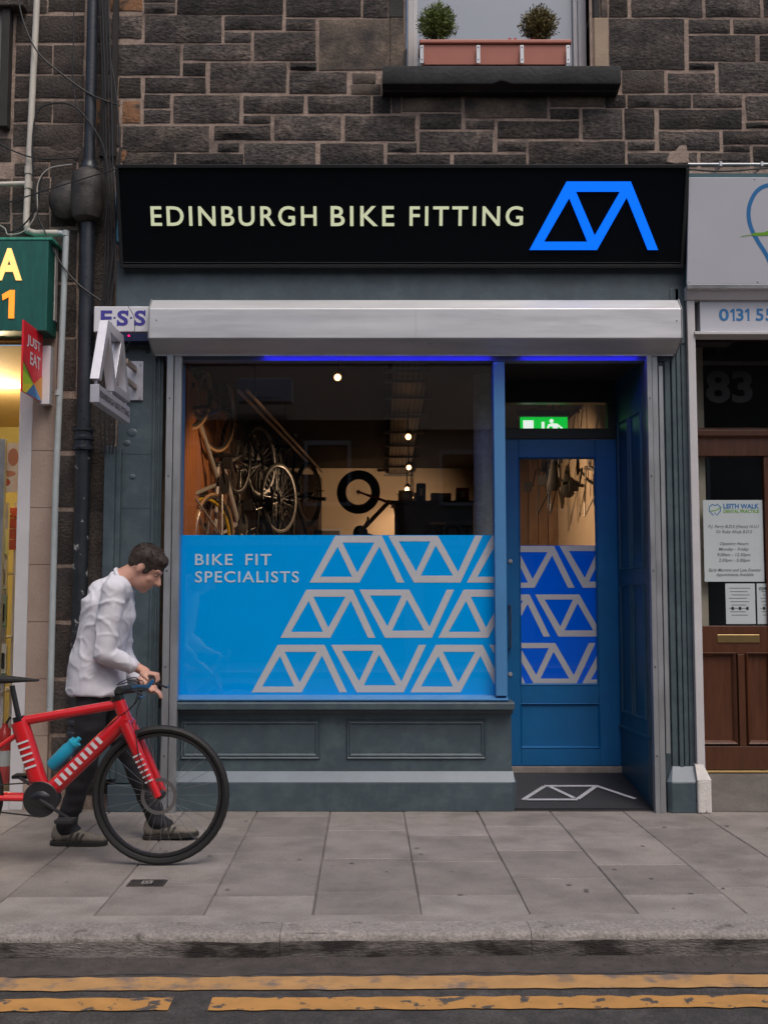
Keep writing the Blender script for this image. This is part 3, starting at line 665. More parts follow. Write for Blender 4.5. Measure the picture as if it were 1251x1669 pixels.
MB().box(xm - .001, xm + .001, yf - .0015, yf + .004, zC + .005, zB - .005).build('seam', ALUG, sh)
# guides
def guide(u0, u1, name, label, second=None, bot=0.0):
    g_ = empty('shutter_guide', (X((u0 + u1) / 2, -.04), -.04, 0), label, 'shutter guide', 'shutter guide channels')
    xa, xb = X(u0, -.05, 1000), X(u1, -.05, 1000); zt2 = zD - .002
    w_ = xb - xa
    MB().box(xa, xa + w_ * .45, -.055, .0, bot, zt2).build('channel', ALUG, g_, bevel=.002)
    MB().box(xa + w_ * .5, xb, -.045, .0, bot, zt2).build('channel', ALUG, g_, bevel=.002)
    MB().box(xa + w_ * .42, xa + w_ * .53, -.02, .0, bot, zt2).build('slot', BLACKM, g_)
    for zz in (.35, .9, 1.5, 2.1, 2.6): MB().lathe([(.005, -.004), (.004, .0)], (xa + w_ * .22, -.055, zz), 8, 'Y').build('screw', BLACKM, g_)
    return g_
guide(266, 290, '', 'aluminium shutter guide left of the shop window')
gr = guide(1061, 1079, '', 'aluminium shutter guide right of the recessed door')
MB().box(X(1080, -.03, 1000), X(1087, -.03, 1000), -.035, .0, Z(1228, -.03), Z(597, -.03)).build('cover_strip', ALUG, gr, bevel=.002)
# window
wx0, wx1 = X(291, .03, 900), X(808, .03, 900)
YGL = .085
zs_t = Z(1134, .03)                    # top of sill frame
post1 = X(824, .02, 900)
wt = Z(590, .02)
wn = empty('window', (0, 0, 0), parent=sf)
gx0, gx1 = X(296, YGL, 900), X(805, YGL, 900)
zg0, zg1 = zs_t + .005, wt + .12
def fr(x0, x1, y0, y1, z0, z1, nm='frame', m_=BLUEF, bv=.004, par=wn): return MB().box(x0, x1, y0, y1, z0, z1).build(nm, m_, par, bevel=bv)
fr(wx0, gx0, .0, .14, zs_t, wt); fr(X(806, .0, 900), post1, .0, .14, zs_t - .0, wt, 'post'); fr(gx1 + .001, X(811, .02, 900), .03, .13, zs_t, wt)
zc = Z(1143, .0)
MB().prismx([(.0, zc), (-.005, zc + .012), (.05, zs_t + .001), (.14, zs_t + .001), (.14, zc)], wx0 - .01, post1 + .004).build('sill_bead', BLUEF, wn, bevel=.003)
MB().add([(gx0 - .01, YGL, zg0 - .01), (gx1 + .01, YGL, zg0 - .01), (gx1 + .01, YGL, zg1), (gx0 - .01, YGL, zg1)], [(0, 1, 2, 3)]).build('pane', PANE, wn)
yfm = YGL + .0075; ysx = YGL + .006
zf = Z(872, YGL)
film = MB().add([(gx0 - .008, yfm, zg0 - .01), (gx1 + .008, yfm, zg0 - .01), (gx1 + .008, yfm, zf), (gx0 - .008, yfm, zf)], [(0, 1, 2, 3)]).build('window_film', FILM, wn)
def pattern(rows, Yp, x0u, x1u, ztop, zbot, name, par, hw):
    """rows: (left px of first mark, v top, v bottom, half period px, first is flipped, count)"""
    m = MB(); xa, xb = X(x0u, Yp, 900), X(x1u, Yp, 900)
    for (u0, vt, vb, hp, fl, cnt) in rows:
        zt_, zb_ = Z(vt, Yp), Z(vb, Yp); hh = zt_ - zb_
        for k in range(cnt):
            xo = X(u0 + hp * k, Yp, 900)
            for t in logo_tris((k % 2 == 1) != fl):
                pl_ = clip([(xo + px_ * hw * (LG / 610), zb_ + pz_ * hh) for px_, pz_ in t], xa, xb, zbot, ztop)
                if pl_: m.add([(x, Yp, z) for x, z in pl_], [tuple(range(len(pl_)))])
    return m.build(name, FILMW, par)
hw = (860 - 528) / 2.157 / (F / (CD + ysx))
pt = pattern([(260 + 528 / 2.157, 873, 949.5, 127.6, False, 4), (260 + 427 / 2.157, 961, 1039.5, 127.6, False, 4), (260 + 328 / 2.157, 1051, 1128.5, 127.9, False, 5)], ysx, 296, 805.5, Z(872, ysx), zg0, 'frame_mark_pattern', film, hw)
for s_, v0, v1, ub in (('BIKE', 903, 921, 379), ('FIT', 903, 921, 442), ('SPECIALISTS', 931, 949.5, 487)):
    ua = {'BIKE': 318, 'FIT': 400, 'SPECIALISTS': 318}[s_]; A = at(ua, v1, ysx); B = at(ub, v1, ysx); T = at(ua, v0, ysx)
    text('lettering', s_, A, (1, 0, 0), (0, 0, 1), B.x - A.x, T.z - A.z, FILMT, film, depth=.001, bold=.012, space=1.15)
# head beam and blue led strip under the hood
MB().box(wx0 - .1, hx1 - .02, .0, .08, wt + .003, zD + .06).build('head_beam', mat('blue grey head beam', (.10, .14, .22), .5, var=.1), sf, bevel=.002)
led = empty('led_strip', (0, -.07, zD), 'blue led light strip tucked under the shutter hood', 'light strip')
for (ua, ub) in ((430, 800), (850, 1040)):
    MB().box(X(ua, -.03, 580), X(ub, -.03, 580), -.043, -.028, zD - .004, zD - .001).build('led_diffuser', LEDB, led)
MB().box(hx0 + .01, hx1 - .01, -.052, -.046, zD - .008, zD + .004).build('lip', ALUG, sh)
# stall riser
rx0, rx1 = X(284, .05, 1200), X(833, .05, 1200); zr = Z(1257, .05)
rs_ = MB().box(rx0 - .1, rx1, .05, .14, .0, zc - .05).build('stall_riser', GREY, sf)
cap = [(.0, Z(1157, .0)), (-.028, Z(1157, .0) + .004), (-.03, zc - .012), (-.02, zc - .004), (.14, zc - .001), (.14, Z(1157, .0))]
MB().prismx(cap, rx0 - .04, X(838, -.02, 1150)).build('riser_cap', GREY, sf, bevel=.003)
MB().prismx([(.045, Z(1157, 0) - .03), (.03, Z(1157, 0) - .012), (.012, Z(1157, 0) - .001), (.06, Z(1157, 0) - .001), (.06, Z(1157, 0) - .03)], rx0 - .02, rx1 + .008).build('cap_moulding', GREY, sf)
for (ua, ub) in ((294, 522), (564, 792)):
    m = MB(); moulding(m, X(ua, .04, 1200), X(ub, .04, 1200), Z(1238, .04), Z(1172, .04), .0495, .036); m.build('panel_moulding', GREY, sf, smooth=20)
pz1 = Z(1275, .0)
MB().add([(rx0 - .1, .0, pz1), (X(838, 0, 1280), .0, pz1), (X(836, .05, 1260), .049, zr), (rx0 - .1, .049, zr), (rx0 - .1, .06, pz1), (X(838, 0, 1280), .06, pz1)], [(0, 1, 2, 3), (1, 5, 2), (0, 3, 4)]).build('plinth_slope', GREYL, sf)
pe = X(842, 0, 1300); pe0 = pe - .03
MB().extrude([(rx0 - .1, .0, 0), (pe0, .0, 0), (pe, .03, 0), (pe, .16, 0), (rx0 - .1, .16, 0)], (0, 0, pz1 - .001)).build('plinth', GREY, sf, bevel=.004)
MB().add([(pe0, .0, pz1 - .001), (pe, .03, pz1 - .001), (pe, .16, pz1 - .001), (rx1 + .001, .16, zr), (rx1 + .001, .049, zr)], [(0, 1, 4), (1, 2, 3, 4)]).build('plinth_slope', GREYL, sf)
# right pier
qx0, qx1 = X(1086, .0, 1000), X(1129, .0, 1000)
MB().box(X(1058, 0, 1000), qx1, .02, .3, .0, Z(465, 0)).build('pier', GREY, sf, bevel=.003)
for k_, (a, b, y) in enumerate(((.1, .32, .004), (.36, .52, -.006), (.56, .72, .0), (.76, .97, .008))):
    MB().box(qx0 + (qx1 - qx0) * a, qx0 + (qx1 - qx0) * b, y, .025, Z(1252, 0), Z(470, 0)).build('pier_flute', GREY, sf, bevel=.005, seg=3)
bz = Z(1275, -.05); b0, b1 = X(1088, -.05, 1300), X(1134, -.05, 1300)
MB().extrude([(b0, .02, 0), (b0, -.03, 0), (b0 + .025, -.055, 0), (b1 - .0, -.055, 0), (b1, .02, 0)], (0, 0, bz)).build('pier_base', GREY, sf, bevel=.006)
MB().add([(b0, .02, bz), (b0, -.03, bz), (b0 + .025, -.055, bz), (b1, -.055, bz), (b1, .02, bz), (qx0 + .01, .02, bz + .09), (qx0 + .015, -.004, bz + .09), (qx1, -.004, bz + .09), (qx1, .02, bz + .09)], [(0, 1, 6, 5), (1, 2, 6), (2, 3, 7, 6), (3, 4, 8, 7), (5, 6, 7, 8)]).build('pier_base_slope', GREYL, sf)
# recess
YD = .70
lx = rx1
rxf = X(1066, .0, 1300); rxb = X(1012, YD, 1250)
zfl = Z(1258, YD)
ztop = wt + .02
def wallpt(t, z, off=0): return Vector((rxf + (rxb - rxf) * t, .0 + YD * t, z)) + Vector((-YD, (rxb - rxf), 0)).normalized() * off
zfront = .012
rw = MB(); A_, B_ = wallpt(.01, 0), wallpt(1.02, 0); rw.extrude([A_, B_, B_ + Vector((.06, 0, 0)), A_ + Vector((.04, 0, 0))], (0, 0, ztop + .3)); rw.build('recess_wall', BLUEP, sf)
def wframe(t0, t1, z0, z1):
    m = MB(); w_ = .02
    lo = []
    for (s, h) in ((0, 0), (.3, .012), (.6, .004), (1, 0)):
        dt = s * w_ / YD; dz = s * w_; lo.append([wallpt(t0 + dt, z0 + dz, h + .001), wallpt(t1 - dt, z0 + dz, h + .001), wallpt(t1 - dt, z1 - dz, h + .001), wallpt(t0 + dt, z1 - dz, h + .001)])
    m.v = [p for l in lo for p in l]
    for k in range(3):
        for i in range(4): j = (i + 1) % 4; m.f.append((4 * k + i, 4 * k + j, 4 * k + 4 + j, 4 * k + 4 + i))
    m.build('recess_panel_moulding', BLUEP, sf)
for (t0, t1) in ((.16, .5), (.56, .9)):
    wframe(t0, t1, .55, 1.42); wframe(t0, t1, 1.52, 2.55)
MB().add([wallpt(.03, .44, .015), wallpt(1, .44, .015), wallpt(1, .455, .015), wallpt(.03, .455, .015), wallpt(.03, .46, 0), wallpt(1, .46, 0)], [(0, 1, 2, 3), (3, 2, 5, 4)]).build('recess_rail', BLUEP, sf)
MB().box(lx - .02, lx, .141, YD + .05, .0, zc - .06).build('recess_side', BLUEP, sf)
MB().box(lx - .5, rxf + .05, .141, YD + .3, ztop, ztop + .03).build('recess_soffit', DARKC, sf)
# side window of the display return
MB().box(lx - .03, lx - .002, YD - .05, YD, zc - .06, ztop).build('return_post', BLUED, sf)
rp = MB().add([(lx - .012, .142, zc - .06), (lx - .012, YD - .05, zc - .06), (lx - .012, YD - .05, ztop), (lx - .012, .142, ztop)], [(0, 1, 2, 3)]).build('return_pane', PANE, sf)
# step, threshold, mat
MB().extrude([(lx - .0, .01, -.02), (lx, .01, zfront - .004), (lx, YD - .04, zfl - .01), (lx, YD + .1, zfl - .01), (lx, YD + .1, -.02)], (rxf - lx + .02, 0, 0)).build('entrance_ramp', mat('entrance concrete', (.05, .045, .042), .9, var=.3), sf)
nrm = Vector((0, -(zfl - zfront), YD - .05)).normalized()
def rampz(y): return zfront + (zfl - zfront) * (y - .01) / (YD - .05)
mt = empty('entrance_mat', (1.1, .3, rampz(.3)), 'black ribbed rubber entrance mat with a white frame mark', 'doormat')
mp_ = MB(); pa = [(lx + .006, .015), (rxf - .012, .015), (rxb + (rxf - rxb) * .06 - .012, YD - .05), (lx + .006, YD - .05)]
mp_.add([(x, y, rampz(y) + .004) for x, y in pa] + [(x, y, rampz(y) - .003) for x, y in pa], [(0, 1, 2, 3), (0, 4, 5, 1), (1, 5, 6, 2), (2, 6, 7, 3), (3, 7, 4, 0)]).build('mat_base', RUBBER, mt)
nub = MB(); rowsN = 34
for j in range(rowsN):
    y = .025 + (YD - .09) * j / rowsN; xr = rxf - .02 + (rxb - rxf) * (y / YD); n_ = 60
    for q in range(n_):
        x = lx + .012 + (rxf - lx) * (q + .5 * (j % 2)) / n_
        if x > xr - .012: continue
        z = rampz(y) + .004; nub.add([(x, y, z), (x + .009, y + .002, z), (x + .009, y + .010, z), (x, y + .008, z), (x + .0045, y + .005, z + .006)], [(0, 1, 4), (1, 2, 4), (2, 3, 4), (3, 0, 4)])
tag(nub.build('mat_nubs', RUBBER, mt, fix=False), kind='stuff')
def onramp(u, v):
    P0 = Vector((0, .01, zfront + .011)); return onplane(u, v, P0, nrm)
c3 = lambda x, y: onramp(800 + x / 3.476, 860 + y / 3.476)
def stroke(m, a, b, w_):
    a, b = c3(*a), c3(*b); d = (b - a).normalized(); s = nrm.cross(d) * w_ / 2; m.add([a - s, b - s, b + s, a + s], [(0, 1, 2, 3)])
MW = mat('white mat inlay', (.42, .42, .45), .6, var=.35, scale=60)
m = MB(); h0 = .0
for k, (a, b) in enumerate((((180, 1541), (300, 1465)), ((300, 1463), (590, 1463)), ((335, 1468), (470, 1532)), ((200, 1541), (490, 1541)), ((490, 1538), (590, 1468)), ((590, 1463), (815, 1538)))):
    mm = MB(); stroke(mm, a, b, .028); m.add([p + nrm * (.0006 * k) for p in mm.v], mm.f)
m.build('frame_mark', MW, mt)
# door
dr = empty('door', (0, YD, zfl), parent=sf)
dx0, dx1 = X(812, YD, 1000), X(1008, YD, 1000); dz0, dz1 = Z(1248, YD), Z(716, YD)
gx0d, gx1d = X(846, YD, 900), X(972, YD, 900); gz0, gz1 = Z(1116, YD), Z(746, YD)
yd0, yd1 = YD, YD + .045
for nm, a in (('stile', (dx0, gx0d, dz0, dz1)), ('stile', (gx1d, dx1, dz0, dz1)), ('top_rail', (gx0d + .0005, gx1d - .0005, gz1, dz1)), ('lock_rail', (gx0d + .0005, gx1d - .0005, Z(1147, YD), gz0)), ('bottom_rail', (gx0d + .0005, gx1d - .0005, dz0, Z(1218, YD)))):
    MB().box(a[0], a[1], yd0, yd1, a[2], a[3]).build(nm, BLUED, dr, bevel=.003)
MB().box(gx0d, gx1d + .03, yd0 + .012, yd1 - .005, Z(1220, YD), Z(1145, YD)).build('lower_panel', BLUED, dr)
m = MB(); moulding(m, gx0d - .006, gx1d + .006, Z(1220, YD), Z(1146, YD), yd0 + .0005, .016, ((0, 0), (.3, .005), (1, -.011))); m.build('panel_bead', BLUED, dr)
m = MB(); moulding(m, gx0d - .005, gx1d + .005, gz0 - .005, gz1 + .005, yd0 + .0005, .014, ((0, 0), (.3, .005), (1, -.011))); m.build('glazing_bead', BLUED, dr)
yp = yd0 + .02
MB().add([(gx0d, yp, gz0), (gx1d, yp, gz0), (gx1d, yp, gz1), (gx0d, yp, gz1)], [(0, 1, 2, 3)]).build('pane', PANE, dr)
fd = MB().add([(gx0d, yp + .0075, gz0), (gx1d, yp + .0075, gz0), (gx1d, yp + .0075, Z(889, yp)), (gx0d, yp + .0075, Z(889, yp))], [(0, 1, 2, 3)]).build('door_film', FILMD, dr)
hwd = 137.0 / (F / (CD + yp)); cc = lambda x: 800 + x / 3.476
pattern([(cc(-400), 889.8, 958, 113.2, True, 5), (cc(-148), 968.8, 1037.5, 113.2, False, 4), (cc(-287), 1048, 1116, 113.2, False, 5)], yp + .006, 846.5, 971.5, Z(889, yp), gz0, 'frame_mark_pattern', fd, hwd)
hx_ = X(831, YD - .05, 1020)
MB().tube([(hx_, YD - .002, Z(986, YD - .05)), (hx_, YD - .05, Z(988, YD - .05)), (hx_, YD - .05, Z(1055, YD - .05)), (hx_, YD - .002, Z(1057, YD - .05))], .0075, 10).build('pull_handle', mat('steel handle', (.30, .31, .34), .25, metal=.9), dr, smooth=True)
for v in (915, 1099): c = at(831, v, YD); MB().lathe([(.016, -.006), (.014, -.012), (.004, -.013)], (c.x, YD + .004, c.z), 14, 'Y').build('lock_cylinder', GALV, dr, smooth=True)
MB().box(dx0 + .02, dx1, YD - .02, YD + .06, zfl - .008, dz0 - .004).build('threshold', mat('aluminium threshold', (.36, .31, .28), .5, metal=.4, var=.3, scale=14), sf, bevel=.002)
# frame round the door and transom
FRM = mat('black green frame', (.010, .014, .015), .45)
tz0, tz1 = Z(698, YD), Z(656, YD)
MB().box(dx0 - .1, dx1 + .06, YD + .002, YD + .09, dz1 + .004, tz0).build('transom_bar', FRM, sf, bevel=.003)
MB().box(dx0 - .1, dx1 + .06, YD + .002, YD + .09, tz1, ztop).build('transom_panel', FRM, sf, bevel=.003)
MB().box(dx1 + .004, rxb + .05, YD + .001, YD + .09, zfl - .01, ztop).build('door_jamb', FRM, sf, bevel=.003)
MB().box(X(990, YD, 680), dx1 + .003, YD + .003, YD + .09, tz0 + .0005, tz1 - .0005).build('transom_stile', FRM, sf)
MB().add([(dx0 - .1, YD + .04, tz0), (dx1, YD + .04, tz0), (dx1, YD + .04, tz1), (dx0 - .1, YD + .04, tz1)], [(0, 1, 2, 3)]).build('transom_pane', PANE, sf)
# hidden wall ends of the recess
MB().box(lx - .07, dx0 - .003, YD, YD + .09, .0, ztop).build('door_post', BLUED, sf)

# ================================================================== SHOP ROOM
IX0, IX1, IYB, IZC = -1.42, 1.78, 7.4, 3.05
def wallq(name, pts, m_): o = MB().add(pts, [(0, 1, 2, 3)]).build(name, m_); tag(o, kind='structure'); return o
wallq('interior_floor', [(-1.6, .15, .02), (2.0, .15, .02), (2.0, 7.6, .02), (-1.6, 7.6, .02)], FLOORI)
wallq('interior_ceiling', [(-1.6, .145, IZC), (2.0, .145, IZC), (2.0, 7.6, IZC), (-1.6, 7.6, IZC)], DARKC)
wallq('interior_wall_left', [(IX0 - .03, .15, 0), (IX0 - .03, 7.5, 0), (IX0 - .03, 7.5, IZC), (IX0 - .03, .15, IZC)], mat('dark wall behind battens', (.03, .018, .012), .8))
wallq('interior_wall_right', [(IX1, .8, 0), (IX1, 7.5, 0), (IX1, 7.5, IZC), (IX1, .8, IZC)], CREAM)
wallq('interior_wall_back', [(-1.6, IYB, 0), (2, IYB, 0), (2, IYB, IZC), (-1.6, IYB, IZC)], CREAM)
MB().box(rxb + .051, 2.2, YD - .2, YD + .08, 0, IZC + .4).build('interior_return', CREAM)['kind'] = 'structure'
MB().box(-1.9, 2.3, .145, .3, wt + .16, IZC + .4).build('interior_beam', DARKC)['kind'] = 'structure'
MB().box(-1.62, IX0 - .02, .142, .3, 0, IZC).build('interior_end', DARKC)['kind'] = 'structure'
bat = empty('batten_wall', (IX0, 1.5, 0), 'warm oak batten panelling down the left side of the shop room', 'wall panelling')
sh_me = None
for q in range(46):
    y = .2 + q * .062; zb0 = 1.0
    if sh_me is None: o = MB().box(IX0 - .028, IX0, .2, .243, .3, 2.98).build('batten', SLATW, bat, bevel=.002); sh_me = o
    else: o = sh_me.copy(); COL.objects.link(o); o.parent = bat; o.location = Vector((0, y - .2, 0))
# wooden plank partition seen through the door
pk = empty('plank_partition', (1.3, 4.2, 0), 'pale weathered plank partition seen through the blue door', 'partition')
for q in range(8):
    x = .98 + q * .1; MB().box(x + .003, x + .097, 4.2 + random.uniform(0, .01), 4.26, .1, 3.0).build('plank', PLANK, pk, bevel=.003)
# dark store cupboard and counter
ct = empty('shop_counter', (.6, 5.2, 0), 'dark wooden counter at the back of the shop room', 'counter')
MB().box(.12, .98, 5.0, 5.5, .05, 2.36).build('counter_front', DARKW, ct, bevel=.01); MB().box(.08, 1.0, 4.95, 5.55, 2.365, 2.40).build('counter_top', DARKW, ct, bevel=.006)
MB().box(.5, .68, 4.985, 4.999, 2.14, 2.165).build('drawer_handle', mat('pale handle', (.5, .35, .28), .5), ct)
pic = empty('picture_board', (-.6, 7.3, 1.4), 'white framed board on the left of the back wall', 'board')
MB().box(-1.42, -.82, IYB - .6, IYB - .01, .0, 2.9).build('cupboard', DARKW, pic); MB().box(-1.0, -.55, IYB - .04, IYB - .01, 1.6, 2.25).build('frame', WHITEP, pic); MB().box(-.97, -.58, IYB - .045, IYB - .041, 1.63, 2.22).build('sheet', mat('grey sheet', (.12, .11, .11), .6), pic)
for q in range(3):
    x = -.45 + q * .28; s_ = empty('wall_shelf', (x, IYB - .2, 1.6), ('open wall shelf of cycling stock, left of three', 'open wall shelf of cycling stock, middle of three', 'open wall shelf of cycling stock, right of three')[q], 'shelf', 'shelves on the back wall')
    for zz in (1.55, 1.75, 1.95): MB().box(x, x + .25, IYB - .25, IYB - .01, zz, zz + .02).build('board', DARKW, s_)
    for k in range(3): MB().box(x + .02 + k * .075, x + .08 + k * .075, IYB - .2, IYB - .06, 1.772, 1.772 + .08 + .03 * ((k + q) % 3)).build('carton', mat(f'carton{(k + q) % 3}', ((.5, .06, .05), (.55, .55, .5), (.08, .12, .3))[(k + q) % 3], .6), s_)
# added column standing in for side glass and its reflections, right end of window
MB().lathe([(.07, 0), (.07, IZC)], (X(788, .55, 760), .55, 0), 24).build('glass_return_standin', mat('painted glass reflection', (.24, .27, .26), .7, bump=1, bscale=120, bdist=.02, var=.2, scale=30), smooth=True)['kind'] = 'structure'
# cable tray with hangers
tr = empty('cable_tray', (.25, 3, 2.8), 'perforated steel cable tray hung along the shop ceiling', 'cable tray')
tx = lambda d: .12 + .0
m = MB(); TX0, TX1, TZ = .06, .32, 2.93
m.box(TX0, TX1, .4, 7.2, TZ, TZ + .003); m.box(TX0, TX0 + .003, .4, 7.2, TZ, TZ + .05); m.box(TX1 - .003, TX1, .4, 7.2, TZ, TZ + .05); m.build('tray_bed', TRAY, tr)
for q in range(60):
    for k in range(4): MB
pf = MB()
for q in range(110):
    y = .45 + q * .06
    for k in range(6): x = TX0 + .03 + k * .04; pf.box(x - .006, x + .006, y - .018, y + .018, TZ - .0015, TZ)
tag(pf.build('tray_slots', BLACKM, tr), kind='stuff')
for y in (.6, .95, 1.6, 2.5, 3.4, 4.3, 5.2, 6.1, 7.0):
    o = MB().box(TX0 - .06, TX1 + .06, y - .012, y + .012, TZ - .03, TZ - .006).build('hanger_bar', TRAY, tr)
    for x in (TX0 - .04, TX1 + .04): MB().tube([(x, y, TZ - .02), (x, y, IZC)], .004, 6).build('hanger_rod', TRAY, o)
# spot lamps
def lamp(u, v, Y, label, power, aim, size=80):
    c = at(u, v, Y); e_ = empty('spot_lamp', tuple(c), label, 'lamp', 'ceiling spot lamps')
    MB().tube([(c.x, c.y + .05, c.z + .03), (c.x, c.y + .10, IZC - .005)], .006, 6).build('arm', LAMPB, e_)
    MB().tube([(c.x + .0, c.y + .02, c.z + .005), (c.x + .01, c.y + .16, c.z + .05)], [.034, .034], 14).build('housing', LAMPB, e_, smooth=True)
    MB().ell(c, (.024, .012, .024), 12, 8).build('lamp_face', BULB, e_, smooth=True)
    l = bpy.data.lights.new('lamp_glow', 'SPOT'); l.energy = power; l.color = (1, .64, .36); l.shadow_soft_size = .03; l.spot_size = R(size); l.spot_blend = .7
    lo_ = bpy.data.objects.new('lamp_glow', l); COL.objects.link(lo_); lo_.parent = e_; lo_.location = (0, -.03, -.05); lo_.rotation_euler = (c + Vector((0, -.03, -.05)) - Vector(aim)).to_track_quat('Z', 'Y').to_euler()
lamp(550, 615, .78, 'lit spot lamp nearest the window, left of the cable tray', 42, (IX0, 1.5, 1.7))
lamp(665, 712, 2.1, 'lit spot lamp under the cable tray, highest of the row', 75, (IX1, 2.9, 1.5), 100)
lamp(666, 762, 3.9, 'lit spot lamp under the cable tray, second of the row', 40, (-1.3, 3.6, 1.7), 90)
lamp(663, 797, 5.8, 'small lit spot lamp under the cable tray, third of the row', 30, (-.2, IYB, 2.2), 100)
lamp(670, 811, 6.8, 'lit spot lamp at the far end of the cable tray', 14, (.3, IYB, 1.9), 110)
# exit sign
ex = at(885, 684, 1.15); ee = empty('exit_sign', tuple(ex), 'lit green exit sign with running figure above the door', 'exit sign')
ex0, ex1 = X(847, 1.15, 680), X(924, 1.15, 680); ezt = Z(680, 1.15)
MB().box(X(843, 1.13, 680), X(927, 1.13, 680), 1.11, 1.19, ezt, Z(669, 1.13)).build('housing', BOXB, ee, bevel=.006)
MB().box(ex0, ex1, 1.145, 1.155, ezt - .165, ezt - .001).build('legend_panel', EXITG, ee)
def ep(x, z): return (ex0 + (ex1 - ex0) * x, 1.143, ezt - .165 * z)
m = MB(); m.add([ep(.06, .15), ep(.06, .9), ep(.28, .9), ep(.28, .15)], [(0, 1, 2, 3)]).build('door_symbol', EXITW, ee)
m = MB(); m.add([ep(.45, .22), ep(.51, .22), ep(.51, .55), ep(.56, .55), ep(.48, .75), ep(.40, .55), ep(.45, .55)], [(0, 1, 2, 3, 4, 5, 6)]).build('arrow_symbol', EXITW, ee)
m = MB()
m.add([ep(.66 + .045 * math.cos(a), .18 + .09 * math.sin(a)) for a in [k * .628 for k in range(10)]], [tuple(range(10))])
m.add([ep(.66, .28), ep(.78, .30), ep(.90, .50), ep(.87, .54), ep(.79, .42), ep(.80, .60), ep(.88, .72), ep(.84, .90), ep(.80, .88), ep(.82, .74), ep(.73, .64), ep(.68, .80), ep(.58, .82), ep(.58, .77), ep(.65, .73), ep(.69, .44), ep(.62, .42), ep(.60, .52), ep(.56, .50), ep(.59, .34)], [tuple(range(20))])
m.build('running_figure', EXITW, ee)

# ================================================================== PIPES AND CABLES
def thing(name, label, cat, loc, group=None): return empty(name, loc, label, cat, group)
dp = thing('downpipe', 'thick black cast iron downpipe between the two shops', 'downpipe', (X(130, -.03, 1250), -.03, 0))
def pv(u, v, Y=-.03): return at(u, v, Y)
xd = lambda v: pv(129 + (0), v).x
dpx = X(134.5, -.03, 780)
ztopD, zbot = Z(-40, -.03) + 1.5, .0
z_box_t, z_box_b = Z(275, -.06), Z(358, -.06)
MB().tube([(dpx, -.03, z_box_t - .02), (dpx, -.03, ztopD)], .036, 18).build('upper_pipe', BLACKI, dp, smooth=True)
MB().tube([(dpx, -.03, Z(722, -.03)), (dpx, -.03, z_box_b + .02)], .046, 18).build('middle_pipe', BLACKI, dp, smooth=True)
MB().tube([(dpx, -.03, 0.02), (dpx, -.03, Z(732, -.03))], .049, 18).build('lower_pipe', BLACKP, dp, smooth=True)
def collar(v0, v1, r, m_=BLACKI):
    z0, z1 = Z(v1, -.03), Z(v0, -.03); h_ = z1 - z0
    MB().lathe([(r * .86, 0), (r, h_ * .04), (r, h_ * .16), (r * .88, h_ * .22), (r * .86, h_ * .45), (r * 1.02, h_ * .5), (r * 1.02, h_ * .62), (r * .9, h_ * .68), (r * .9, h_ * .85), (r * 1.04, h_ * .9), (r * 1.04, h_ * 1.0)], (dpx, -.03, z0), 20).build('collar', m_, dp, smooth=35)
collar(699, 735, .066); collar(1160, 1200, .066)
MB().lathe([(.052, 0), (.056, .012), (.056, .03), (.047, .045), (.047, .07)], (dpx, -.03, z_box_t - .01), 20).build('collar', BLACKI, dp, smooth=35)
bh = z_box_t - z_box_b; bc = X(142, -.06, 315)
MB().lathe([(.05, -.01), (.085, .01), (.098, .05), (.100, .09), (.103, .11), (.103, bh * .75), (.094, bh * .9), (.05, bh)], (bc, -.05, z_box_b), 24).build('inspection_chamber', BROWNI, dp, smooth=35)
c = at(108, 325, -.0); MB().ell(c, (.115, .055, .135), 20, 12).build('branch_bulge', BROWNI, dp, smooth=True)
wp = thing('waste_pipe', 'cream plastic waste pipe left of the black downpipe bending over the green sign', 'pipe', (X(50, .0, 300), 0, 1.5))
def pp(pts, Y, r, m_, par, nm='pipe_run'): return MB().tube([at(u, v, Y) for u, v in pts], r, 12).build(nm, m_, par, smooth=True)
wx = X(46, -.01, 320)
MB().tube([(X(62, -.01, 0), -.01, Z(-40, -.01) + 1.2), (X(61.5, -.01, 0), -.01, Z(-40, -.01)), at(47, 280, -.01), at(43, 362, -.01), at(45, 376, -.03), at(58, 380, -.05), at(95, 380, -.06)], .021, 12).build('pipe_run', PIPEW, wp, smooth=True)
for (u, v) in ((47, 284), (46.5, 308)): q = at(u, v, -.01); MB().lathe([(.026, 0), (.026, .05)], (q.x, q.y, q.z), 14).build('socket', PIPEW, wp, smooth=35)
pp([(-25, 301), (46, 299)], -.01, .016, PIPEW, wp, 'branch_pipe')
gp = thing('drain_pipe', 'thin grey plastic drain pipe against the beige pilaster', 'pipe', (X(75, -.03, 1200), -.03, .3))
MB().tube([at(92, 380, -.06), at(104, 381, -.06), at(108, 386, -.06), at(107.5, 400, -.06), (X(91, -.06, 800), -.06, Z(800, -.06)), (X(90.5, -.06, 800), -.06, Z(1165, -.06))], .020, 12).build('pipe_run', PIPEG, gp, smooth=True)
for v in (385, 645): q = at(107 - (v - 385) * .042, v, -.06); MB().lathe([(.024, 0), (.024, .035)], (X(91 + (4 if v < 400 else 1), -.06, 800) if v > 400 else q.x, -.06, q.z), 14).build('socket', PIPEG, gp, smooth=35)
def cable(pts, Y, r, label, m_=CABLE, k=7):
    P = [at(p[0], p[1], p[2] if len(p) > 2 else Y) for p in pts]; o = MB().tube(smoothpts(P, k), r, 7).build('cable', m_, None, smooth=True); tag(o, label, 'cable', 'cables on the wall'); return o
cable([(28, -10), (40, 40), (62, 85), (100, 120), (150, 155), (195, 172)], -.07, .0055, 'black cable slanting from the top left corner across the black downpipe')
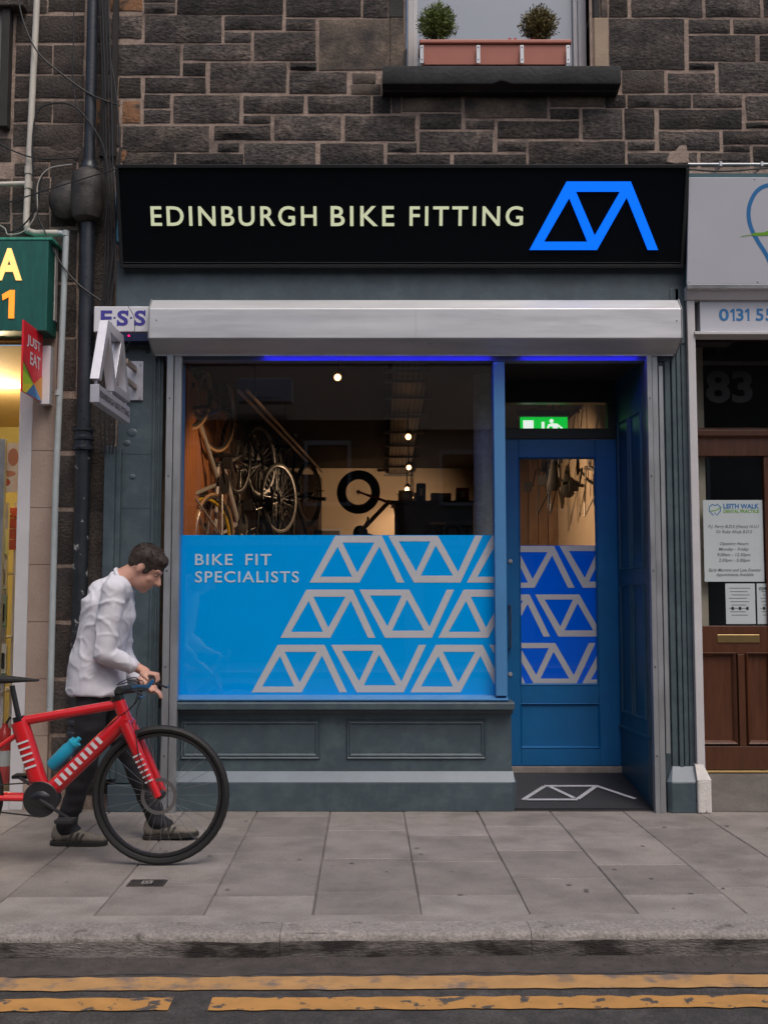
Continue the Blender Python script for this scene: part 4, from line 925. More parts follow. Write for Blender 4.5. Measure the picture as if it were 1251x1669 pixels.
cable([(121, -10), (120, 80), (119, 130), (124, 165), (133, 200)], -.06, .004, 'thin black cable hanging left of the upper downpipe')
cable([(55, 290), (53, 240), (60, 185), (85, 169), (120, 173), (150, 205), (170, 245), (176, 300), (172, 370)], -.08, .0055, 'black cable looping in an arch over the cream pipe')
cable([(-10, 228), (20, 245), (55, 257), (90, 259), (128, 257)], -.05, .005, 'black cable sagging into the downpipe collar from the left edge')
cable([(-10, 338), (60, 315), (130, 293), (190, 275)], -.17, .0045, 'thin black cable rising across the iron inspection chamber')
cable([(-10, 372), (20, 378), (45, 360), (62, 330), (68, 290), (85, 272), (125, 266)], -.06, .0055, 'thick black cable curling below the cream branch pipe')
cable([(-10, 362), (8, 372), (14, 382), (40, 376), (60, 345), (62, 300), (80, 275), (118, 268)], -.075, .004, 'pale cable curling beside the thick black one', CABLEW)
cable([(55, 290), (62, 350), (80, 390), (100, 430), (130, 465), (165, 490)], -.09, .005, 'black cable slanting down past the green sign corner')
for q, (u0, u1, lb) in enumerate(((164, 172, 'outer left'), (168, 176, 'second'), (173, 181, 'third'), (178, 186, 'rightmost'))):
    cable([(u0 - 2, -10), (u0 + 3, 120), (u0 + 6, 260), (u1 + 1, 330), (u1 - 1 + q, 430), (u1 - 6, 500), (u1 - 10 + q * 3, 560), (u1 - 8 + q * 3, 700), (u1 - 3, 740)], -.045 - q * .012, .0045 + .0012 * (q % 2), f'black cable of the vertical bundle beside the sign, {lb} strand')
cable([(180, 95), (190, 160), (196, 250), (192, 300), (188, 380), (176, 470), (160, 520), (155, 580)], -.075, .006, 'black cable bowing out left of the black sign end')
cable([(208, 498), (218, 515), (220, 535), (212, 555), (203, 572)], -.14, .0022, 'hair thin wire looping in front of the alarm box')
sw = MB()
for u, wd_ in ((168, .02), (185, .018)):
    sw.box(X(u, .0, 120) - wd_, X(u, .0, 120) + wd_, .03, .05, Z(255, .04), Z(-60, .04))
tag(sw.build('cable_duct', mat('sooty duct', (.022, .019, .018), .8, var=.3)), 'sooty black cable duct on the wall right of the downpipe', 'duct')
tk = thing('cable_trunking', 'grey painted cable trunking channel beside the grey pilaster', 'trunking', (X(178, -.02, 1000), 0, 0))
MB().box(X(165, -.03, 1000), X(183, -.03, 1000), -.03, .05, .2, Z(727, -.03)).build('channel', GREY, tk, bevel=.004)
MB().box(X(183.4, -.02, 1000), X(192, -.02, 1000), -.012, .05, .2, Z(727, -.03) - .006).build('side_channel', GREY, tk, bevel=.004)
for v in (760, 850, 980): q = at(186, v, -.012); MB().lathe([(.006, -.004), (.004, .002)], (q.x, -.012, q.z), 8, 'Y').build('screw', GALV, tk)
# roof-edge conduit over the dental sign
cd = thing('conduit', 'thin grey steel conduit along the wall above the dental sign', 'conduit', at(1190, 268, -.02))
MB().tube([at(1120, 268, -.03), at(1330, 268, -.03)], .010, 10).build('conduit_run', GALV, cd, smooth=True)
for u in (1173, 1240): q = at(u, 268, -.03); MB().box(q.x - .008, q.x + .008, -.044, .06, q.z - .014, q.z + .014).build('clip', GALV, cd)
cable([(1120, 276), (1180, 279), (1260, 274), (1330, 277)], -.03, .006, 'black cable tucked between the conduit and the dental sign')
MB

# ================================================================== ALARM BOX
YA = -.09
ab = thing('alarm_box', 'white and navy alarm box lettered with indigo initials beside the shutter hood', 'alarm box', at(198, 555, YA))
ax0, ax1 = X(153, YA, 520), X(243, YA, 520)
MB().box(ax0, ax1, YA, .018, Z(541, YA), Z(499, YA)).build('cover', BOXW, ab, bevel=.006)
MB().box(ax0 + .04, ax1 - .002, YA + .006, .018, Z(556, YA), Z(541, YA) - .001).build('base', BOXB, ab, bevel=.004)
for ch, ua, ub in (('E', 164, 183), ('S', 191, 209), ('S', 219, 237)):
    A = at(ua, 531, YA - .0006); B = at(ub, 531, YA); T = at(ua, 506, YA); text('lettering', ch, A, (1, 0, 0), (0, 0, 1), B.x - A.x, T.z - A.z, INDIGO, ab, depth=.001, bold=.03)
    if ch == 'S':
        m = MB(); w_ = B.x - A.x; h_ = T.z - A.z
        m.box(A.x - .001, A.x + w_ * .14, YA - .0022, YA - .0012, A.z, A.z + h_ * .36); m.box(B.x - w_ * .14, B.x + .001, YA - .0022, YA - .0012, T.z - h_ * .36, T.z); m.build('serif', INDIGO, ab)
for u in (187, 214): A = at(u, 518, YA); MB().box(A.x - .006, A.x + .006, YA - .0016, YA - .0006, A.z - .006, A.z + .006).build('dot', INDIGO, ab)
q = at(210, 547, YA); MB().ell(q + Vector((0, .004, 0)), (.006, .004, .006), 10, 6).build('indicator', REDLED, ab)

# ================================================================== PROJECTING FRAME-MARK SIGN
hs = thing('projecting_sign', 'brushed aluminium projecting sign with frame mark and a hanging name bar', 'sign', at(205, 620, 0))
HX = X(147, -.95, 600) + .0                # plane of the sign, across the pavement
T0 = .050
yN, yF_ = -.95, -.20                          # street end, wall end
zL0, zL1 = Z(617, yN), Z(521, -.78)
lw = yF_ - yN; lhh = zL1 - zL0
def lpt(x, z, off): return Vector((HX + off, yF_ - (x * LG / 610) * lw, zL0 + z * lhh))
m = MB(); m.tri2d(LOGO, lambda x, z: lpt(x, z, T0)); m.tri2d(LOGO, lambda x, z: lpt(x, z, 0))
for l in LOGO:
    for i in range(len(l)): p_, q_ = l[i], l[(i + 1) % len(l)]; m.add([lpt(*p_, 0), lpt(*q_, 0), lpt(*q_, T0), lpt(*p_, T0)], [(0, 1, 2, 3)])
m.build('frame_mark', BRUSH, hs, bevel=.0015)
zb1 = zL0 - .03; zb0 = zb1 - .100
MB().box(HX, HX + T0, yN + .01, yF_ - .0, zb0, zb1).build('name_bar', BRUSH, hs, bevel=.002)
text('lettering', 'EDINBURGH BIKE FITTING', (HX + T0 + .0006, yN + .03, zb0 + .032), (0, 1, 0), (0, 0, 1), lw - .06, .038, BLACKT, hs, depth=.001, bold=.008)
for y in (yN + .035, (yN + yF_) / 2, yF_ - .03): MB().tube([(HX + T0 / 2, y, zb1), (HX + T0 / 2, y, zL0 + .004)], .009, 10).build('hanger_pin', BRUSH, hs)
pz0, pz1_ = Z(652, 0), Z(588, 0)
MB().box(X(203, 0, 620), X(233, 0, 620), .006, .018, pz0, pz1_).build('wall_plate', BRUSH, hs, bevel=.002)
for u, v in ((229, 594), (228, 648)): q = at(u, v, 0); MB().lathe([(.008, -.004), (.007, .004)], (q.x, .004, q.z), 10, 'Y').build('bolt', GALV, hs)
for v in (603, 632):
    q = at(220, v, .0); z_ = q.z + .01; MB().hexa([(HX + .012, yF_ - .03, z_ - .018), (HX + .038, yF_ - .03, z_ - .018), (q.x + .012, .007, z_ - .018), (q.x - .014, .007, z_ - .018), (HX + .012, yF_ - .03, z_ + .012), (HX + .038, yF_ - .03, z_ + .012), (q.x + .012, .007, z_ + .012), (q.x - .014, .007, z_ + .012)]).build('bracket_arm', mat('bronze steel', (.42, .33, .27), .4, metal=.7), hs, bevel=.002)

# ================================================================== LEFT NEIGHBOUR SHOP
ls = empty('takeaway_shop', (X(50, .1, 1000), .1, 0), 'takeaway shop front with beige stone pilaster and yellow lit room at the left edge', 'shop front')
bx0, bx1 = X(45, .04, 1000), X(84, .04, 1000)
vj = [548, 640, 735, 828, 921, 1014, 1107, 1200, 1298]
for i in range(len(vj) - 1):
    MB().box(bx0, bx1 - .004, .04, .4, Z(vj[i + 1], .04) + .0012, Z(vj[i], .04) - .0012).build('pilaster_block', BEIGE, ls, bevel=.004)
MB().box(bx0 + .003, bx1 - .006, .045, .4, 0, Z(540, .04)).build('pilaster_core', BEIGE, ls)
fx0_, fx1_ = X(26, .05, 900), X(44.5, .05, 900)
MB().box(fx0_, bx0 - .002, .05, .15, 0, Z(556, .05)).build('window_post', WHITEP, ls, bevel=.004)
MB().box(-4.2, fx1_, .045, .16, Z(556, .05) + .001, Z(538, .05)).build('window_head', mat('tan timber head', (.30, .17, .07), .6, var=.15), ls, bevel=.004)
MB().add([(-4.2, .1, .1), (fx0_ + .01, .1, .1), (fx0_ + .01, .1, Z(556, .05)), (-4.2, .1, Z(556, .05))], [(0, 1, 2, 3)]).build('pane', PANE, ls)
MB().box(-4.2, fx0_ - .001, .05, .15, 0, .1).build('window_sill', WHITEP, ls)
# its room
LX1 = fx0_ + .08
wallq('interior_wall_side', [(LX1, .15, 0), (LX1, 3.5, 0), (LX1, 3.5, 3.2), (LX1, .15, 3.2)], YELW)
wallq('interior_wall_rear', [(-4.2, 3.5, 0), (LX1, 3.5, 0), (LX1, 3.5, 3.2), (-4.2, 3.5, 3.2)], YELW)
wallq('interior_wall_end', [(-4.2, .15, 0), (-4.2, 3.5, 0), (-4.2, 3.5, 2.9), (-4.2, .15, 2.9)], YELW)
wallq('interior_ceiling_board', [(-4.2, .12, 2.98), (LX1, .12, 2.98), (LX1, 3.5, 2.98), (-4.2, 3.5, 2.98)], TANW)
wallq('interior_floor_tiles', [(-4.2, .15, .01), (LX1, .15, .01), (LX1, 3.5, .01), (-4.2, 3.5, .01)], FLOORI)
dl = at(22, 630, 1.35); e_ = empty('downlight', tuple(dl), 'lit round ceiling downlight in the yellow takeaway room', 'lamp')
MB().lathe([(.085, 0), (.075, .02)], (dl.x - .03, dl.y, 2.955), 20).build('lamp_face', mat('lit white lamp', (1, .95, .8), .5, emit=12, ecol=(1, .85, .55)), e_)
l = bpy.data.lights.new('downlight_glow', 'POINT'); l.energy = 38; l.color = (1, .80, .48); l.shadow_soft_size = .08
lo_ = bpy.data.objects.new('downlight_glow', l); COL.objects.link(lo_); lo_.parent = e_; lo_.location = Vector((dl.x - .2, dl.y, 2.75)) - worldloc(e_)
po = empty('food_poster', at(12, 760, .3), 'pale peach food poster hung in the takeaway window', 'poster')
MB().box(X(-40, .3, 760), X(30, .3, 760), .3, .305, Z(802, .3), Z(722, .3)).build('sheet', mat('peach print', (.75, .50, .36), .6, col2=(.78, .68, .55), scale2=9, thr=(.4, .6)), po)
for u, v, rx_, rz_, m_ in ((22, 745, .035, .06, (.55, .22, .12)), (14, 772, .05, .02, (.62, .25, .14)), (10, 786, .03, .025, (.6, .12, .06))):
    q = at(u, v, .298); MB().lathe([(1, 0), (1, .001)], (0, 0, 0), 16, 'Y')
    MB().add([(q.x + rx_ * math.cos(t * .393), .2985, q.z + rz_ * math.sin(t * .393)) for t in range(16)], [tuple(range(16))]).build('printed_shape', mat('p%d' % u, m_, .6), po)
dj = thing('glass_door_edge', 'pale grey metal edge of the takeaway door', 'door edge', at(2, 900, .2)); MB().box(X(-6, .2, 900), X(6, .2, 900), .18, .22, .1, Z(716, .2)).build('edge', ALUG, dj, bevel=.003)
rk = empty('display_rack', at(20, 1000, .5), 'white slotted display rack inside the takeaway window', 'rack')
MB().box(X(8, .55, 900), X(14, .55, 900), .53, .56, .2, Z(820, .55)).build('upright', WHITEP, rk); MB().box(X(30, .8, 900) , X(33, .8, 900), .7, .8, .2, Z(820, .75)).build('upright', WHITEP, rk)
for v in (836, 935, 1042, 1130, 1210): MB().box(X(-40, .5, v), X(36, .9, v), .5, .9, Z(v, .5), Z(v, .5) + .012).build('rack_shelf', WHITEP, rk)
PKC = [(.62, .66, .40), (.55, .50, .42), (.25, .30, .20), (.66, .62, .5)]
nm = ['topmost', 'second', 'third', 'lowest']
for i, (v0, v1) in enumerate(((862, 905), (913, 962), (970, 1022), (1050, 1100))):
    q = empty('boxed_accessory', at(3, v1, .42), f'green edged accessory pack on the takeaway rack, {nm[i]} of the column', 'pack', 'packs hung on the rack')
    MB().box(X(-9, .42, v0), X(11, .42, v0), .42, .45, Z(v1, .42), Z(v0, .42)).build('card', mat('pack%d' % i, PKC[i], .5), q, bevel=.002)
    MB().box(X(-9, .415, v0), X(11, .415, v0), .416, .4195, Z(v1, .42), Z(v1, .42) + .01).build('card_edge', mat('pack edge', (.03, .16, .05), .5), q)
    MB().box(X(3, .41, v0), X(8, .41, v0), .405, .418, Z(v1 - 10, .42), Z(v0 + 14, .42)).build('handset', BLACKM, q, bevel=.004)
rb = empty('red_brochures', at(22, 850, .65), 'orange red stack of packets at the rear of the takeaway rack', 'packets')
for k in range(4): MB().box(X(17, .7, 850), X(30, .7, 850), .68, .72, Z(896, .7) + k * .075, Z(896, .7) + k * .075 + .07).build('packet', mat('orange red card', (.55, .10, .04), .6), rb, bevel=.003)
fe = at(6, 1290, .3); e_ = empty('fire_extinguisher', (fe.x, .3, .1), 'red fire extinguisher with white label standing in the takeaway window', 'fire extinguisher')
MB().lathe([(.05, 0), (.055, .01), (.055, .3), (.045, .34), (.02, .37), (.018, .39)], (fe.x, .3, .12), 20).build('cylinder', mat('red enamel', (.5, .02, .02), .3), e_, smooth=35)
MB().lathe([(.0556, 0), (.0556, .1)], (fe.x, .3, .24), 20, cap=False).build('label', PAPER, e_)
MB().tube([(fe.x, .3, .5), (fe.x + .03, .3, .55), (fe.x + .06, .29, .52), (fe.x + .06, .28, .36)], .009, 8).build('hose', BLACKM, e_, smooth=True)
# green box sign
def numeral_one(A, w_, h_, Y, dep, m_, par):
    m = MB(); m.extrude([(A.x + w_ * a, Y - dep, A.z + h_ * b) for a, b in ((.55, 0), (1, 0), (1, 1), (.62, 1), (0, .84), (.06, .64), (.55, .76))], (0, dep, 0)); return m.build('numeral', m_, par)
gs = empty('green_box_sign', at(40, 540, -.15), 'dark green box sign with lit amber letter and orange numeral', 'sign')
gy_ = -.16; gx_ = X(78, gy_, 460)
MB().box(-4.2, gx_, gy_, .05, Z(539, gy_), Z(391, gy_)).build('box', GREENS, gs, bevel=.004)
MB().box(-4.2, X(97, -.02, 390), -.165, .05, Z(391, gy_) + .001, Z(387, gy_)).build('top_trim', GREENC, gs)
for ch, ua, ub, va, vb, m_ in (('A', -6, 36, 457, 405, AMBER), ('1', 3, 23.5, 519, 473, ORANGE)):
    A = at(ua, va, gy_ - .001); B = at(ub, va, gy_ - .001); T = at(ua, vb, gy_ - .001)
    if ch == '1': numeral_one(A, B.x - A.x, T.z - A.z, gy_ - .001, .006, m_, gs); continue
    text('lettering', ch, A, (1, 0, 0), (0, 0, 1), B.x - A.x, T.z - A.z, m_, gs, depth=.006, bold=.035 if ch == 'A' else .012)
MB().box(X(86, .0, 450), X(92, .0, 450), -.02, .04, Z(524, 0), Z(402, 0)).build('side_conduit', FLAKY, gs, bevel=.004)
# red delivery sign
js = empty('delivery_sign', at(75, 600, .0), 'small red projecting delivery sign with coloured triangles at its foot', 'sign')
JX = X(70, -.02, 600); ya, yb_ = -.40, -.03
zt1, zt0 = Z(521, ya), Z(637, ya)
zz0, zz1 = zt0, zt1
def jp(s, t, o=.0): return Vector((JX + o, ya + (yb_ - ya) * s, zz0 + (zz1 - zz0) * t))
MB().hexa([jp(0, 0), jp(1, 0), jp(1, 0, -.012), jp(0, 0, -.012), jp(0, 1), jp(1, 1), jp(1, 1, -.012), jp(0, 1, -.012)]).build('panel', REDS, js, bevel=.001)
for k_, (poly, m_) in enumerate((([(0, .42), (.55, .19), (0, .19)], GRNS), ([(0, .30), (0, .10), (.55, .19)], LIME), ([(0, .10), (.18, .0), (0, .0)], YELS), ([(0, .10), (.55, .19), (.18, .0)], YELS), ([(.55, .19), (.18, .0), (1, .0)], BLUS2), ([(.55, .19), (1, .0), (.75, .0)], BLUS), ([(.55, .19), (1, .0), (1, .38)], ORGS), ([(0, .42), (0, .55), (.55, .19)], REDS2))):
    MB().add([jp(*p, .0008 + .0004 * k_) for p in poly], [tuple(range(len(poly)))]).build('triangle', m_, js)
for s_, s0_, s1_, t0_, t1_ in (('JUST', .16, .88, .66, .84), ('EAT', .34, .88, .44, .62)):
    A = jp(s0_, t0_, .001); text('lettering', s_, A, (0, 1, 0), (0, 0, 1), (s1_ - s0_) * (yb_ - ya), (t1_ - t0_) * (zz1 - zz0), WHITET, js, depth=.001, bold=.02)
MB().box(JX - .012, JX + .05, -.028, .038, Z(660, 0), Z(565, 0)).build('mount', BOXW, js, bevel=.003)

# ================================================================== DENTAL PRACTICE
ds = empty('dental_practice', (X(1140, .0, 1300), 0, 0), 'dental practice entrance with white pilaster and dark wooden door', 'shop front')
MB().box(X(1130, -.03, 1000), X(1143, -.03, 1000) , -.03, .3, Z(1255, -.03), Z(470, -.03)).build('pilaster', WHITEP, ds, bevel=.004)
MB().box(X(1137, -.08, 1300), X(1160, -.08, 1300), -.075, .3, 0, Z(1272, -.08)).build('pilaster_base', FLAKY, ds, bevel=.012)
q0, q1 = X(1137, -.08, 1300), X(1160, -.08, 1300); zq = Z(1272, -.08)
MB().add([(q0, -.075, zq - .002), (q1, -.075, zq - .002), (q1, .2, zq - .002), (q0, .2, zq - .002), (q0, -.03, zq + .09), (q0 + .05, -.03, zq + .09), (q0 + .05, .2, zq + .09), (q0, .2, zq + .09)], [(0, 1, 5, 4), (1, 2, 6, 5), (4, 5, 6, 7), (0, 4, 7, 3)]).build('base_slope', FLAKY, ds)
yh = -.03
MB().prismx([(.05, Z(489, yh)), (yh - .01, Z(489, yh)), (yh - .02, Z(486, yh)), (yh - .05, Z(476, yh)), (yh - .07, Z(474, yh)), (yh - .07, Z(468, yh)), (.05, Z(468, yh))], X(1116, yh, 470), 4.6).build('cornice', WHITEP, ds)
MB().box(X(1144, 0, 520) - .02, 4.6, yh + .012, .1, Z(541, yh), Z(489, yh) - .001).build('name_board', SIGNW, ds)
MB().box(X(1130, yh, 545), 4.6, yh - .02, .1, Z(546, yh), Z(541, yh) - .001).build('board_ledge', WHITEP, ds, bevel=.003)
A = at(1171, 523, yh + .011); B = at(1266, 523, yh + .011); T = at(1171, 503, yh + .011)
for ua, ub in ((1189.5, 1196.5), (1213.5, 1220.5)): A = at(ua, 523, yh + .011); numeral_one(A, at(ub, 523, yh + .011).x - A.x, T.z - A.z, yh + .0115, .001, BLUET, ds)
for s_, ua, ub in (('0', 1171, 1187), ('3', 1199, 1211), ('5', 1231, 1243.5), ('5', 1247, 1260)): A = at(ua, 523, yh + .011); B = at(ub, 523, yh + .011); text('lettering', s_, A, (1, 0, 0), (0, 0, 1), B.x - A.x, T.z - A.z, BLUET, ds, depth=.001, bold=.022)
YDD = .42
ddx0 = X(1133, YDD, 1000)
MB().box(X(1128, .02, 900), X(1128, .02, 900) + .03, .0, YDD, 0, Z(546, 0)).build('reveal', WHITEP, ds)
# transom light
tz_b, tz_t = Z(700, YDD), Z(549, YDD)
MB().add([(ddx0, YDD, tz_b), (4.4, YDD, tz_b), (4.4, YDD, tz_t + .1), (ddx0, YDD, tz_t + .1)], [(0, 1, 2, 3)]).build('transom_pane', PANED, ds)
A = at(1150, 657, YDD - .002); B = at(1226, 657, YDD - .002); T = at(1150, 604, YDD - .002); text('numerals', '83', A, (1, 0, 0), (0, 0, 1), B.x - A.x, T.z - A.z, FROST, ds, depth=.001, bold=.03)
MB().prismx([(YDD - .03, Z(744, YDD)), (YDD - .03, Z(716, YDD)), (YDD - .06, Z(712, YDD)), (YDD - .06, Z(703, YDD)), (YDD - .02, Z(698, YDD)), (YDD + .05, Z(698, YDD)), (YDD + .05, Z(744, YDD))], ddx0 - .01, 4.4).build('transom_rail', WOOD, ds, bevel=.003)
MB().prismx([(YDD - .03, tz_t - .02), (YDD - .03, tz_t + .1), (YDD + .05, tz_t + .1), (YDD + .05, tz_t - .02)], ddx0 - .01, 4.4).build('head_rail', WOOD, ds)
zgl0 = Z(1020, YDD); zdb = Z(1254, YDD)
door2 = empty('door', (ddx0, YDD, zdb), parent=ds); door2.location -= worldloc(ds)
MB().add([(ddx0, YDD + .01, zgl0), (4.4, YDD + .01, zgl0), (4.4, YDD + .01, Z(744, YDD)), (ddx0, YDD + .01, Z(744, YDD))], [(0, 1, 2, 3)]).build('pane', PANED, door2)
rdx = X(1251, YDD, 900)
MB().box(X(1246, YDD, 900), X(1246, YDD, 900) + .1, YDD - .02, YDD + .04, zdb, Z(744, YDD)).build('stile', WOOD, door2, bevel=.003)
MB().box(ddx0 - .01, X(1246, YDD, 900) - .001, YDD - .014, YDD + .04, Z(1066, YDD), zgl0).build('lock_rail', WOOD, door2, bevel=.003)
MB().box(ddx0 - .01, X(1246, YDD, 900) - .001, YDD + .01, YDD + .04, zdb + .001, Z(1066, YDD) - .001).build('door_panel', WOOD, door2)
MB().box(ddx0 - .01, X(1246, YDD, 900) - .001, YDD - .014, YDD + .0095, zdb + .001, Z(1216, YDD)).build('bottom_rail', WOOD, door2, bevel=.003)
MB().box(X(1201, YDD, 1100), X(1212, YDD, 1100), YDD - .014, YDD + .0095, Z(1216, YDD) + .0005, Z(1066, YDD) - .001).build('muntin', WOOD, door2, bevel=.003)
for ua, ub in ((1138, 1199), (1213, 1290)):
    m = MB(); moulding(m, X(ua, YDD, 1100), X(ub, YDD, 1100), Z(1214, YDD), Z(1062, YDD), YDD - .0035, .03, ((0, 0), (.3, .018), (.6, .01), (1, -.01))); m.build('panel_moulding', WOOD, door2, smooth=20)
MB().box(X(1168, YDD - .02, 1040), X(1237, YDD - .02, 1040), YDD - .021, YDD - .014, Z(1047, YDD), Z(1034, YDD)).build('letter_plate', BRASS, door2, bevel=.003)
MB().box(ddx0 - .01, 4.4, YDD - .035, YDD + .05, zdb - .02, zdb - .004).build('brass_threshold', BRASS, ds, bevel=.003)
MB().extrude([(q1 - .06, -.01, -.02), (q1 - .06, -.01, .006), (q1 - .06, YDD - .03, zdb - .022), (q1 - .06, YDD + .1, zdb - .022), (q1 - .06, YDD + .1, -.02)], (3, 0, 0)).build('entrance_ramp', mat('grimy concrete', (.12, .105, .095), .9, var=.25, scale=8, bump=.5, bscale=80, fine=.2), ds)
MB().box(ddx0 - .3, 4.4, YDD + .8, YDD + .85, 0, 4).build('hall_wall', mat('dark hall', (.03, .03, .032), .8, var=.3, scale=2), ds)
MB().box(ddx0 - .3, 4.4, YDD + .06, YDD + .85, tz_t + .09, tz_t + .12).build('hall_ceiling', DARKC, ds)
# notices
nt_ = empty('practice_notice', at(1195, 950, YDD), 'large pale opening hours notice on the dental door glass', 'notice')
nY = YDD + .004
na, nb = X(1146, nY, 880), X(1243, nY, 880); n0, n1 = Z(948, nY), Z(815, nY)
MB().box(na, nb, nY, nY + .003, n0, n1).build('sheet', PAPER, nt_)
def ntx(s_, ua, ub, va, vb, m_, sh=0, b=0): A = at(ua, vb, nY - .0006); B = at(ub, vb, nY); T = at(ua, va, nY); text('lettering', s_, A, (1, 0, 0), (0, 0, 1), B.x - A.x, T.z - A.z, m_, nt_, depth=.0008, shear=sh, bold=b)
ntx('LEITH WALK', 1178, 1236, 821, 829, BLUET, 0, .03); ntx('DENTAL PRACTICE', 1178, 1236, 830.5, 836, GREENT, 0, .02)
for s_, ua, ub, v in (('P.J. Ferry B.D.S (Hons) N.U.I', 1153, 1236, 862), ('Dr Ruby Ahuja B.D.S', 1166, 1225, 870.5), ('Opening Hours', 1172, 1219, 890), ('Monday - Friday', 1170, 1220, 899), ('9.00am - 12.30pm', 1168, 1222, 908), ('2.00pm - 5.00pm', 1170, 1221, 917), ('Early Morning and Late Evening', 1154, 1239, 933), ('Appointments Available', 1166, 1227, 940.5)):
    ntx(s_, ua, ub, v - 6.5, v, GREYT, .3, .012)
m = MB(); T_ = [(1160, 822), (1155, 826), (1155, 833), (1161, 840), (1164, 836), (1167, 840), (1173, 833), (1173, 826), (1168, 822), (1164, 824), (1160, 822)]
for pl_ in ribbon([(at(u, v, nY).x, at(u, v, nY).z) for u, v in T_], .006): m.add([(p.x, nY - .001, p.y) for p in pl_], [(0, 1, 2, 3)])
m.build('tooth_mark', BLUET, nt_); m = MB()
for pl_ in ribbon([(at(u, v, nY).x, at(u, v, nY).z) for u, v in ((1156, 833), (1165, 832), (1175, 827))], .005): m.add([(p.x, nY - .0016, p.y) for p in pl_], [(0, 1, 2, 3)])
m.build('swoosh_mark', GREENT, nt_)
for ua, ub, va, vb, lab in ((1181, 1229, 951, 1017, 'small white printed notice under the opening hours sheet'), (1232, 1290, 951, 1017, 'white notice cut off by the right edge of the picture')):
    p_ = empty('small_notice', at(ua, vb, YDD), lab, 'notice', 'notices on the dental door')
    MB().box(X(ua, nY, va), X(ub, nY, va), nY, nY + .003, Z(vb, nY), Z(va, nY)).build('sheet', PAPER, p_)
    for k in range(9):
        v = va + 7 + k * 5.5; w0 = ua + 6 + (k % 3) * 2
        MB().box(X(w0, nY, v), X(ub - 7 - (k * 5) % 9, nY, v), nY - .0008, nY, Z(v + 1.1, nY), Z(v, nY)).build('text_line', GREYT, p_)
    for k in range(3): q = at(ua + 12 + k * 12, va + 40, nY); MB().box(q.x - .008, q.x + .008, nY - .0016, nY - .0009, q.z - .012, q.z + .008).build('pictogram', BLACKT, p_)
    if ua > 1200: A = at(1236, 962, nY - .001); text('lettering', 'CORONAVIRUS', A, (1, 0, 0), (0, 0, 1), .17, .02, BLACKT, p_, depth=.0008, bold=.02)
# white board sign
YB2, YT2 = -.10, -.20
P2 = Vector((0, YB2, Z(463, YB2))); Q2 = Vector((0, YT2, Z(289, YT2))); W2 = (Q2 - P2).normalized(); N2 = Vector((1, 0, 0)).cross(W2); H2 = (Q2 - P2).length
dg_ = empty('dental_sign', (X(1118, YB2, 463), YB2, P2.z), 'large white dental sign with blue tooth outline and green swoosh', 'sign')
x2 = X(1118.5, YB2, 463)
def s2(x, t, o): return Vector((x, 0, 0)) + P2 + W2 * t + N2 * o
MB().hexa([s2(x2, 0, -.02), s2(4.6, 0, -.02), s2(4.6, 0, 0), s2(x2, 0, 0), s2(x2, H2, -.02), s2(4.6, H2, -.02), s2(4.6, H2, 0), s2(x2, H2, 0)]).build('face', SIGNW, dg_, bevel=.003)
MB().hexa([s2(x2, -.03, -.025), s2(4.6, -.03, -.025), s2(4.6, -.03, .006), s2(x2, -.03, .006), s2(x2, -.001, -.025), s2(4.6, -.001, -.025), s2(4.6, -.001, .006), s2(x2, -.001, .006)]).build('bottom_trim', ALUG, dg_, bevel=.002)
MB().box(x2 + .01, 4.6, -.06, .055, P2.z - .02, Q2.z - .01).build('carcass', mat('teal carcass', (.03, .08, .09), .6), dg_)
MB().box(x2, 4.6, -.19, .05, Q2.z + .002, Q2.z + .03).build('top_trim', mat('teal trim', (.03, .09, .11), .6), dg_)
def s2p(u, v, o=.001): return onplane(u, v, P2 + N2 * o, N2)
def stroke2(pts, wd, m_, nm, o):
    P = [s2p(u, v, o) for u, v in pts]; fl = [((p - P2).x, (p - P2).dot(W2)) for p in P]; m = MB(); sp = smoothpts([(a, b, 0) for a, b in fl], 5)
    ws = wd if not isinstance(wd, list) else [wd[min(int(i / 5), len(wd) - 1)] for i in range(len(sp))]
    for pl_ in ribbon([(p.x, p.y) for p in sp], ws): m.add([Vector((p.x, 0, 0)) + P2 + W2 * p.y + N2 * o for p in pl_], [(0, 1, 2, 3)])
    m.build(nm, m_, dg_, fix=False)
stroke2([(1295, 318), (1275, 305), (1251, 302), (1233, 311), (1222, 330), (1219, 350), (1223, 371), (1234, 393), (1246, 412), (1262, 440), (1272, 430), (1280, 410)], .026, BLUET, 'tooth_outline', .001)
stroke2([(1206, 385.5), (1228, 382), (1251, 380), (1290, 368), (1330, 340)], [.004, .02, .03, .03, .01], GREENT, 'swoosh', .002)
for u, v in ((1229, 292), (1122, 459), (1234, 459)): q = s2p(u, v, 0); MB().ell(q, (.005, .004, .005), 8, 6).build('screw', GALV, dg_)

